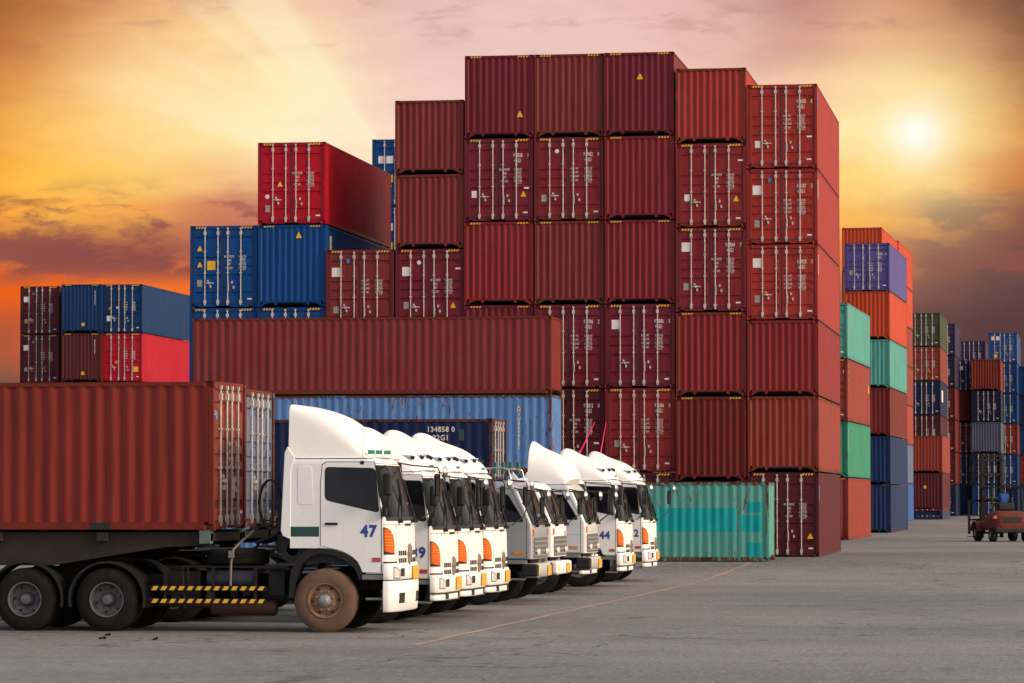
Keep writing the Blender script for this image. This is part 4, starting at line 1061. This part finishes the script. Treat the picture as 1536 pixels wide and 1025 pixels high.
def person():
    J = [((0,0,.0), .15), ((0,0,.2), .15), ((0,0,.42), .18), ((.0,0,.53), .09), ((.02,0,.60), .06), ((.03,0,.68), .095), ((.03,0,.80), .10), ((.02,0,.87), .06)]
    E = [(i, i+1) for i in range(7)]
    for s in (-1, 1):
        n = len(J); J += [((.0, s*.19, .47), .07), ((.12, s*.25, .24), .048), ((.38, s*.14, .22), .035), ((.46, s*.12, .23), .03)]
        E += [(2, n), (n, n+1), (n+1, n+2), (n+2, n+3)]
        n = len(J); J += [((.05, s*.1, -.02), .09), ((.45, s*.12, .02), .075), ((.52, s*.12, -.35), .05), ((.62, s*.12, -.40), .04)]
        E += [(0, n), (n, n+1), (n+1, n+2), (n+2, n+3)]
    me = bpy.data.meshes.new('person'); me.from_pydata([j[0] for j in J], E, [])
    o = bpy.data.objects.new('person', me); col.objects.link(o)
    m = o.modifiers.new('s', 'SKIN'); o.modifiers.new('d', 'SUBSURF').render_levels = 2
    if not me.skin_vertices: 
        bm = bmesh.new(); bm.from_mesh(me); bm.verts.layers.skin.verify(); bm.to_mesh(me); bm.free()
    for i, j in enumerate(J): me.skin_vertices[0].data[i].radius = (j[1], j[1])
    me.skin_vertices[0].data[0].use_root = True
    sk, nt, bb = newmat('clothed_body')
    tc = nd(nt, 'ShaderNodeTexCoord'); sp = nd(nt, 'ShaderNodeSeparateXYZ', ins={0: tc.outputs['Object']})
    c = mixc(nt, mathn(nt, 'GREATER_THAN', sp.outputs[2], .56), sr(34, 84, 168), sr(120, 84, 66))
    c = mixc(nt, mathn(nt, 'LESS_THAN', sp.outputs[2], .06), c, sr(36, 38, 50))
    c = mixc(nt, mathn(nt, 'GREATER_THAN', sp.outputs[2], .76), c, (.01, .01, .012))
    nt.links.new(c, bb.inputs['Base Color']); bb.inputs['Roughness'].default_value = .8
    me.materials.append(sk)
    return o
ps = person(); M = Matrix.Translation((FKX, fy, FZ)) @ Matrix.Rotation(hd, 4, 'Z') @ Matrix.Translation((-.25, 0, 1.66))
ps.matrix_world = M
tag(ps, 'driver in a blue shirt sitting in the salmon red forklift', 'person')
hair = MB().lathe([(-.02, .0), (.0, .085), (.05, .098), (.1, .07), (.125, 0)], (.02, 0, .79), 2, 16).build('hair', simple('black_hair', (.01, .01, .012), .8), ps, smooth=60)

# ------------------------------------------------------------------ ground
ys = [-60, 20, 50, 80, 97, 102, 107, 112, 117, 122, 140, 160, 175, 188, 207, 222, 240, 265, 290, 400, 1000, 6000]
xs = [-3000, -300, -120, -60, -30, -10, 0, 30, 100, 300, 3000]
m, nt, bs = newmat('asphalt'); 
tc = nd(nt, 'ShaderNodeTexCoord'); v = tc.outputs['Object']
n1 = noise(nt, v, .07, 4); n2 = noise(nt, mapping(nt, v, (.10, .8, 1)), .7, 7, .65); n3 = noise(nt, mapping(nt, v, (13, 1.6, 1)), 1., 5, .8); n4 = noise(nt, mapping(nt, v, (2.2, .5, 1)), 1.2, 6, .72)
c = mixc(nt, ramp(nt, n1, .32, .68), sr(99, 99, 99), sr(123, 122, 120))
c = mixc(nt, mathn(nt, 'MULTIPLY', ramp(nt, n2, .46, .70), .42), c, sr(80, 79, 79))
c = mixc(nt, mathn(nt, 'MULTIPLY', ramp(nt, n4, .50, .72), .32), c, sr(146, 144, 140))
c = mixc(nt, mathn(nt, 'MULTIPLY', ramp(nt, n3, .50, .66), .6), c, sr(66, 65, 65))
c = mixc(nt, mathn(nt, 'MULTIPLY', ramp(nt, noise(nt, mapping(nt, v, (17, 2.2, 1)), 1., 4, .8), .56, .68), .5), c, sr(176, 170, 160))
oil = noise(nt, mapping(nt, v, (.5, .22, 1)), .9, 5, .6)
c = mixc(nt, mathn(nt, 'MULTIPLY', ramp(nt, oil, .63, .70), .55), c, sr(60, 57, 56))
# slab joints every 8 m along Y and a few worn cracks
vr = nd(nt, 'ShaderNodeTexVoronoi', feature='DISTANCE_TO_EDGE', ins={'Vector': nd(nt, 'ShaderNodeVectorMath', operation='ADD', ins={0: mapping(nt, v, (.09, .045, 1)), 1: nd(nt, 'ShaderNodeTexNoise', ins={'Vector': v, 'Scale': .5}).outputs[1]}).outputs[0], 'Scale': .55})
c = mixc(nt, mathn(nt, 'MULTIPLY', mathn(nt, 'LESS_THAN', vr.outputs[0], .005), .6), c, sr(56, 52, 52))
nt.links.new(c, bs.inputs['Base Color']); bs.inputs['Roughness'].default_value = .85; bs.inputs['Specular IOR Level'].default_value = .25
bp = nd(nt, 'ShaderNodeBump', ins={'Height': mathn(nt, 'ADD', n3, n4), 'Strength': .5, 'Distance': .02}); nt.links.new(bp.outputs[0], bs.inputs['Normal'])
G = MB(); nx = len(xs)
G.add([(x, y, g(y)) for y in ys for x in xs], [(j*nx+i, j*nx+i+1, (j+1)*nx+i+1, (j+1)*nx+i) for j in range(len(ys)-1) for i in range(nx-1)])
go = G.build('ground', m); tag(go, kind='structure')
# worn orange line
m, nt, bs = newmat('worn_line_paint'); v = nd(nt, 'ShaderNodeTexCoord').outputs['Object']
bs.inputs['Roughness'].default_value = .8
wn = mathn(nt, 'ADD', mathn(nt, 'MULTIPLY', noise(nt, mapping(nt, v, (1, .5, 1)), 3, 7, .75), .75), mathn(nt, 'MULTIPLY', noise(nt, v, .25, 3), .35))
nt.links.new(mixc(nt, ramp(nt, wn, .42, .60), sr(178, 132, 94), sr(126, 118, 110)), bs.inputs['Base Color'])
L_ = MB()
def gpt(px, Y):
    a = atan((px-768)/5200)-atan(.15734); return tan(a)*Y
pts = [(gpt(618, 53.5), 53.5), (gpt(1127, 112.5), 112.5)]
def tape(pa, pb, w, n, name, lab):
    b = MB(); vs = []
    for i in range(n+1):
        t = i/n; x = pa[0]+(pb[0]-pa[0])*t; y = pa[1]+(pb[1]-pa[1])*t; wob = .03*sin(i*1.7)
        for s in (-1, 1): vs.append((x+s*w/2+wob, y, g(y)+.005))
    b.add(vs, [(2*i, 2*i+1, 2*i+3, 2*i+2) for i in range(n)]); o = b.build(name, m); return tag(o, kind='structure')
tape(pts[0], pts[1], .13, 40, 'road_line', '')
for o in col.objects:
    if 'label' in o and not 4 <= len(o['label'].split()) <= 16: print('LABEL', len(o['label'].split()), o['label'])
b = MB(); zz = .02
for x_, y_, l_ in ((151, 55.2, .10), (160, 56.6, .07), (232, 55., .04)):
    x = gpt(x_, y_); b.tube([(x, y_, .008), (x+l_*.5, y_+.15, .025), (x+l_, y_+.05, .01)], [.02, .024, .008], 5)
tag(b.build('rubber_scrap', RUB), 'small dark scraps of tyre rubber on the asphalt before the rear wheels', 'debris', kind='stuff')
# ------------------------------------------------------------------ remove prototypes
for r_ in list(PROTO.values()):
    for ch in list(r_.children_recursive): bpy.data.objects.remove(ch)
    bpy.data.objects.remove(r_)

# ------------------------------------------------------------------ sky
w = bpy.data.worlds.new("World"); scene.world = w; w.use_nodes = True; nt = w.node_tree; nt.nodes.clear()
out = nd(nt, 'ShaderNodeOutputWorld'); bg = nd(nt, 'ShaderNodeBackground'); nt.links.new(bg.outputs[0], out.inputs[0])
d = nd(nt, 'ShaderNodeTexCoord').outputs['Generated']; sp = nd(nt, 'ShaderNodeSeparateXYZ', ins={0: d}); dx_, dy_, dz_ = sp.outputs
T0 = .15734; ysafe = mathn(nt, 'MAXIMUM', dy_, .05)
a_ = mathn(nt, 'DIVIDE', dx_, ysafe); b_ = mathn(nt, 'DIVIDE', dz_, ysafe)
den = mathn(nt, 'SUBTRACT', 1., mathn(nt, 'MULTIPLY', a_, T0))
U = mathn(nt, 'ADD', .768, mathn(nt, 'MULTIPLY', 5.2, mathn(nt, 'DIVIDE', mathn(nt, 'ADD', a_, T0), den)))
V = mathn(nt, 'SUBTRACT', .751, mathn(nt, 'MULTIPLY', 5.2*1.012, mathn(nt, 'DIVIDE', b_, den)))
uv = nd(nt, 'ShaderNodeCombineXYZ', ins={0: U, 1: V, 2: 0.}).outputs[0]
wn = nd(nt, 'ShaderNodeTexNoise', ins={'Vector': mapping(nt, uv, (2.6, 6., 1)), 'Scale': 1.5, 'Detail': 9., 'Roughness': .66}).outputs[1]
wv = nd(nt, 'ShaderNodeVectorMath', operation='MULTIPLY_ADD', ins={0: wn, 1: (.15, .075, 0), 2: (-.075, -.0375, 0)}).outputs[0]
uvw = nd(nt, 'ShaderNodeVectorMath', operation='ADD', ins={0: uv, 1: wv}).outputs[0]
US = (-50,50,150,250,350,450,550,650,850,1100,1190,1290,1380,1460,1560)
ROWS = [
(-.02, (150,96,62),(182,122,74),(214,156,102),(230,178,126),(242,202,152),(240,200,170),(224,188,172),(228,192,184),(238,204,196),(226,184,170),(178,132,124),(212,164,136),(204,150,114),(160,112,86),(110,76,58)),
(.06, (170,112,66),(206,144,86),(236,184,122),(246,204,142),(252,220,160),(252,226,180),(236,204,186),(230,196,188),(238,204,196),(234,194,178),(200,154,140),(228,182,148),(226,176,132),(190,136,100),(124,86,62)),
(.13, (206,140,76),(232,174,100),(250,208,136),(254,222,154),(254,230,168),(255,242,194),(248,220,190),(240,206,196),(238,206,194),(240,200,180),(240,200,168),(250,216,164),(250,216,160),(226,172,112),(150,102,66)),
(.20, (232,160,78),(248,196,104),(254,216,138),(255,226,154),(255,236,172),(255,248,206),(252,228,196),(246,214,198),(240,206,190),(250,214,176),(252,222,166),(255,232,170),(255,240,190),(246,196,112),(196,128,70)),
(.27, (246,176,76),(253,202,96),(255,212,116),(254,216,132),(240,190,134),(250,226,176),(252,224,192),(248,216,190),(244,206,170),(250,206,140),(252,204,120),(254,210,116),(255,214,120),(228,156,84),(190,112,58)),
(.32, (246,172,80),(250,188,92),(250,190,98),(232,164,104),(196,132,104),(196,136,110),(220,160,120),(230,180,140),(236,180,120),(244,186,100),(246,186,88),(250,192,92),(226,156,86),(176,116,80),(128,82,64)),
(.375, (216,134,82),(178,108,80),(160,98,78),(166,104,82),(190,120,92),(200,130,100),(206,136,100),(210,140,100),(220,150,100),(236,166,90),(238,166,88),(226,152,90),(154,104,82),(128,86,74),(112,76,66)),
(.43, (226,116,64),(232,122,62),(242,134,66),(244,138,70),(236,130,76),(220,120,76),(210,120,80),(206,120,80),(206,130,90),(210,140,95),(196,130,92),(150,104,84),(122,86,76),(108,78,74),(94,68,64)),
(.50, (150,94,70),(196,108,66),(224,124,70),(226,126,72),(210,116,72),(190,108,72),(180,100,72),(170,100,72),(160,100,80),(150,100,80),(140,96,80),(112,82,74),(100,72,68),(92,68,66),(86,62,60)),
(.60, (108,88,78),(120,90,76),(150,98,74),(150,98,74),(140,92,72),(130,88,72),(120,84,70),(110,80,70),(105,78,70),(100,76,70),(98,74,70),(94,70,68),(90,66,66),(86,64,64),(82,60,60))]
Uw = nd(nt, 'ShaderNodeSeparateXYZ', ins={0: uvw}).outputs
fac = mathn(nt, 'DIVIDE', mathn(nt, 'ADD', Uw[0], .1), 1.7, clamp=True)
prev = None
for k, row in enumerate(ROWS):
    cr = nd(nt, 'ShaderNodeValToRGB', ins={0: fac}); cr.color_ramp.interpolation = 'B_SPLINE'; els = cr.color_ramp.elements
    while len(els) < len(US): els.new(.5)
    for q, u_ in enumerate(US): els[q].position = (u_/1000+.1)/1.7
    for q in range(len(US)): els[q].color = (*sr(*row[q+1]), 1)
    if prev is None: sun_c = cr.outputs[0]
    else: sun_c = mixc(nt, ramp(nt, Uw[1], prev, row[0]), sun_c, cr.outputs[0])
    prev = row[0]
# mauve cloud banks low over the horizon
cb_ = noise(nt, mapping(nt, uvw, (2.7, 11, 1)), 1.9, 7, .62)
bandm = mathn(nt, 'MULTIPLY', mathn(nt, 'MULTIPLY', ramp(nt, V, .25, .33), mathn(nt, 'SUBTRACT', 1., ramp(nt, V, .40, .435))), mathn(nt, 'SUBTRACT', 1., mathn(nt, 'MULTIPLY', ramp(nt, U, .9, 1.2), mathn(nt, 'SUBTRACT', .8, ramp(nt, U, 1.34, 1.42)))))
sun_c = mixc(nt, mathn(nt, 'MULTIPLY', ramp(nt, mathn(nt, 'ADD', cb_, mathn(nt, 'MULTIPLY', ramp(nt, V, .32, .38), .10)), .47, .62), mathn(nt, 'MULTIPLY', bandm, .85)), sun_c, sr(134, 84, 76))
tb = mathn(nt, 'SUBTRACT', 1., ramp(nt, V, .02, .11))
sun_c = mixc(nt, mathn(nt, 'MULTIPLY', mathn(nt, 'MULTIPLY', ramp(nt, cb_, .5, .64), tb), .35), sun_c, sr(168, 124, 112))
# wisps
n_a = noise(nt, mapping(nt, uvw, (3.2, 13, 1)), 2.2, 8, .62); n_b = noise(nt, mapping(nt, uvw, (2, 5, 1)), 1.4, 6, .6)
mod = mathn(nt, 'ADD', .82, mathn(nt, 'MULTIPLY', mathn(nt, 'ADD', mathn(nt, 'MULTIPLY', n_a, .6), mathn(nt, 'MULTIPLY', n_b, .4)), .40))
sun_c = nd(nt, 'ShaderNodeVectorMath', operation='SCALE', ins={0: sun_c, 'Scale': mod}).outputs[0]
# light rays fanning out to the upper left from behind the stack
ru = nd(nt, 'ShaderNodeSeparateXYZ', ins={0: nd(nt, 'ShaderNodeVectorMath', operation='SUBTRACT', ins={0: uv, 1: (.61, .28, 0)}).outputs[0]}).outputs
an = mathn(nt, 'ARCTAN2', mathn(nt, 'MULTIPLY', ru[1], -1.), mathn(nt, 'MULTIPLY', ru[0], -1.))
rl = nd(nt, 'ShaderNodeVectorMath', operation='LENGTH', ins={0: nd(nt, 'ShaderNodeVectorMath', operation='SUBTRACT', ins={0: uv, 1: (.61, .28, 0)}).outputs[0]}).outputs['Value']
rn_ = nd(nt, 'ShaderNodeTexNoise', noise_dimensions='1D', ins={'W': mathn(nt, 'ADD', an, 3.1), 'Scale': 3.4, 'Detail': 3.}).outputs[0]
rmask = mathn(nt, 'MULTIPLY', mathn(nt, 'MULTIPLY', ramp(nt, an, .05, .4), mathn(nt, 'SUBTRACT', 1., ramp(nt, an, .95, 1.12))), mathn(nt, 'SUBTRACT', 1., ramp(nt, rl, .25, .62)))
sun_c = mixc(nt, mathn(nt, 'MULTIPLY', rmask, mathn(nt, 'ADD', .18, mathn(nt, 'MULTIPLY', ramp(nt, rn_, .4, .6), .42))), sun_c, sr(255, 244, 206))
hs = nd(nt, 'ShaderNodeHueSaturation', ins={0: .491, 1: 1.05, 4: sun_c}); sun_c = hs.outputs[0]
# sun glow
ds = nd(nt, 'ShaderNodeVectorMath', operation='DISTANCE', ins={0: nd(nt, 'ShaderNodeVectorMath', operation='MULTIPLY_ADD', ins={0: uvw, 1: (.4, .4, 0), 2: nd(nt, 'ShaderNodeVectorMath', operation='SCALE', ins={0: uv, 'Scale': .6}).outputs[0]}).outputs[0], 1: (1.38, .2, 0)}).outputs['Value']
g1 = mathn(nt, 'POWER', 2.718, mathn(nt, 'MULTIPLY', mathn(nt, 'MULTIPLY', ds, ds), -1/(2*.030**2)))
g2 = mathn(nt, 'POWER', 2.718, mathn(nt, 'MULTIPLY', mathn(nt, 'MULTIPLY', ds, ds), -1/(2*.088**2)))
sun_c = mixc(nt, mathn(nt, 'MULTIPLY', g2, .72), sun_c, sr(255, 236, 168)); sun_c = mixc(nt, mathn(nt, 'MULTIPLY', g1, .88), sun_c, (1.05, 1.02, .94))
# the rest of the sky: a Nishita sky under thin bright cloud
el = R(24); az = math.atan2(.95, -.26)      # direction towards the sun lamp, measured from +Y
sky = nd(nt, 'ShaderNodeTexSky', sky_type='NISHITA'); sky.sun_disc = False; sky.sun_elevation = el; sky.sun_rotation = az
skc = nd(nt, 'ShaderNodeVectorMath', operation='SCALE', ins={0: sky.outputs[0], 'Scale': .05}).outputs[0]
cn = noise(nt, mapping(nt, d, (1.5, 1.5, 3.5)), 1.6, 7, .6)
cl = mixc(nt, ramp(nt, cn, .3, .7), (.40, .42, .46), (.70, .70, .71))
gen = nd(nt, 'ShaderNodeVectorMath', operation='ADD', ins={0: cl, 1: skc}).outputs[0]
# warmer and brighter towards +X
gx_ = mathn(nt, 'MAXIMUM', dx_, 0.)
gen = nd(nt, 'ShaderNodeVectorMath', operation='MULTIPLY', ins={0: gen, 1: mixc(nt, gx_, (.92, .93, .98), (3.0, 2.2, 1.45))}).outputs[0]
dv = nd(nt, 'ShaderNodeVectorMath', operation='DOT_PRODUCT', ins={0: d, 1: (-.154, .9865, .055)}).outputs['Value']
final = mixc(nt, mathn(nt, 'MULTIPLY', ramp(nt, dv, .92, .98), ramp(nt, V, -.6, -.06)), gen, sun_c)
nt.links.new(final, bg.inputs[0]); bg.inputs[1].default_value = 1.0
# ------------------------------------------------------------------ sun lamp
sd = bpy.data.lights.new('sun', 'SUN'); sd.energy = 2.5; sd.angle = R(14); sd.color = (1, .83, .66)
so = bpy.data.objects.new('sun', sd); col.objects.link(so)
dirv = Vector((sin(az)*cos(el), cos(az)*cos(el), sin(el))); so.rotation_euler = dirv.to_track_quat('Z', 'Y').to_euler(); so.location = dirv*80
# ------------------------------------------------------------------ camera
cd = bpy.data.cameras.new('camera'); cam = bpy.data.objects.new('camera', cd); col.objects.link(cam)
cd.sensor_width = 36; cd.lens = 36*5200/1536; cd.clip_end = 9000; cd.clip_start = .5
cam.location = (0, 0, 2.27); cam.rotation_euler = (pi/2+atan(238.5/5200), 0, atan(.15734))
scene.camera = cam
scene.render.engine = 'CYCLES'
scene.view_settings.view_transform = 'Standard'; scene.view_settings.look = 'None'; scene.view_settings.exposure = 0; scene.view_settings.gamma = 1
scene.render.resolution_x = 1024; scene.render.resolution_y = 683
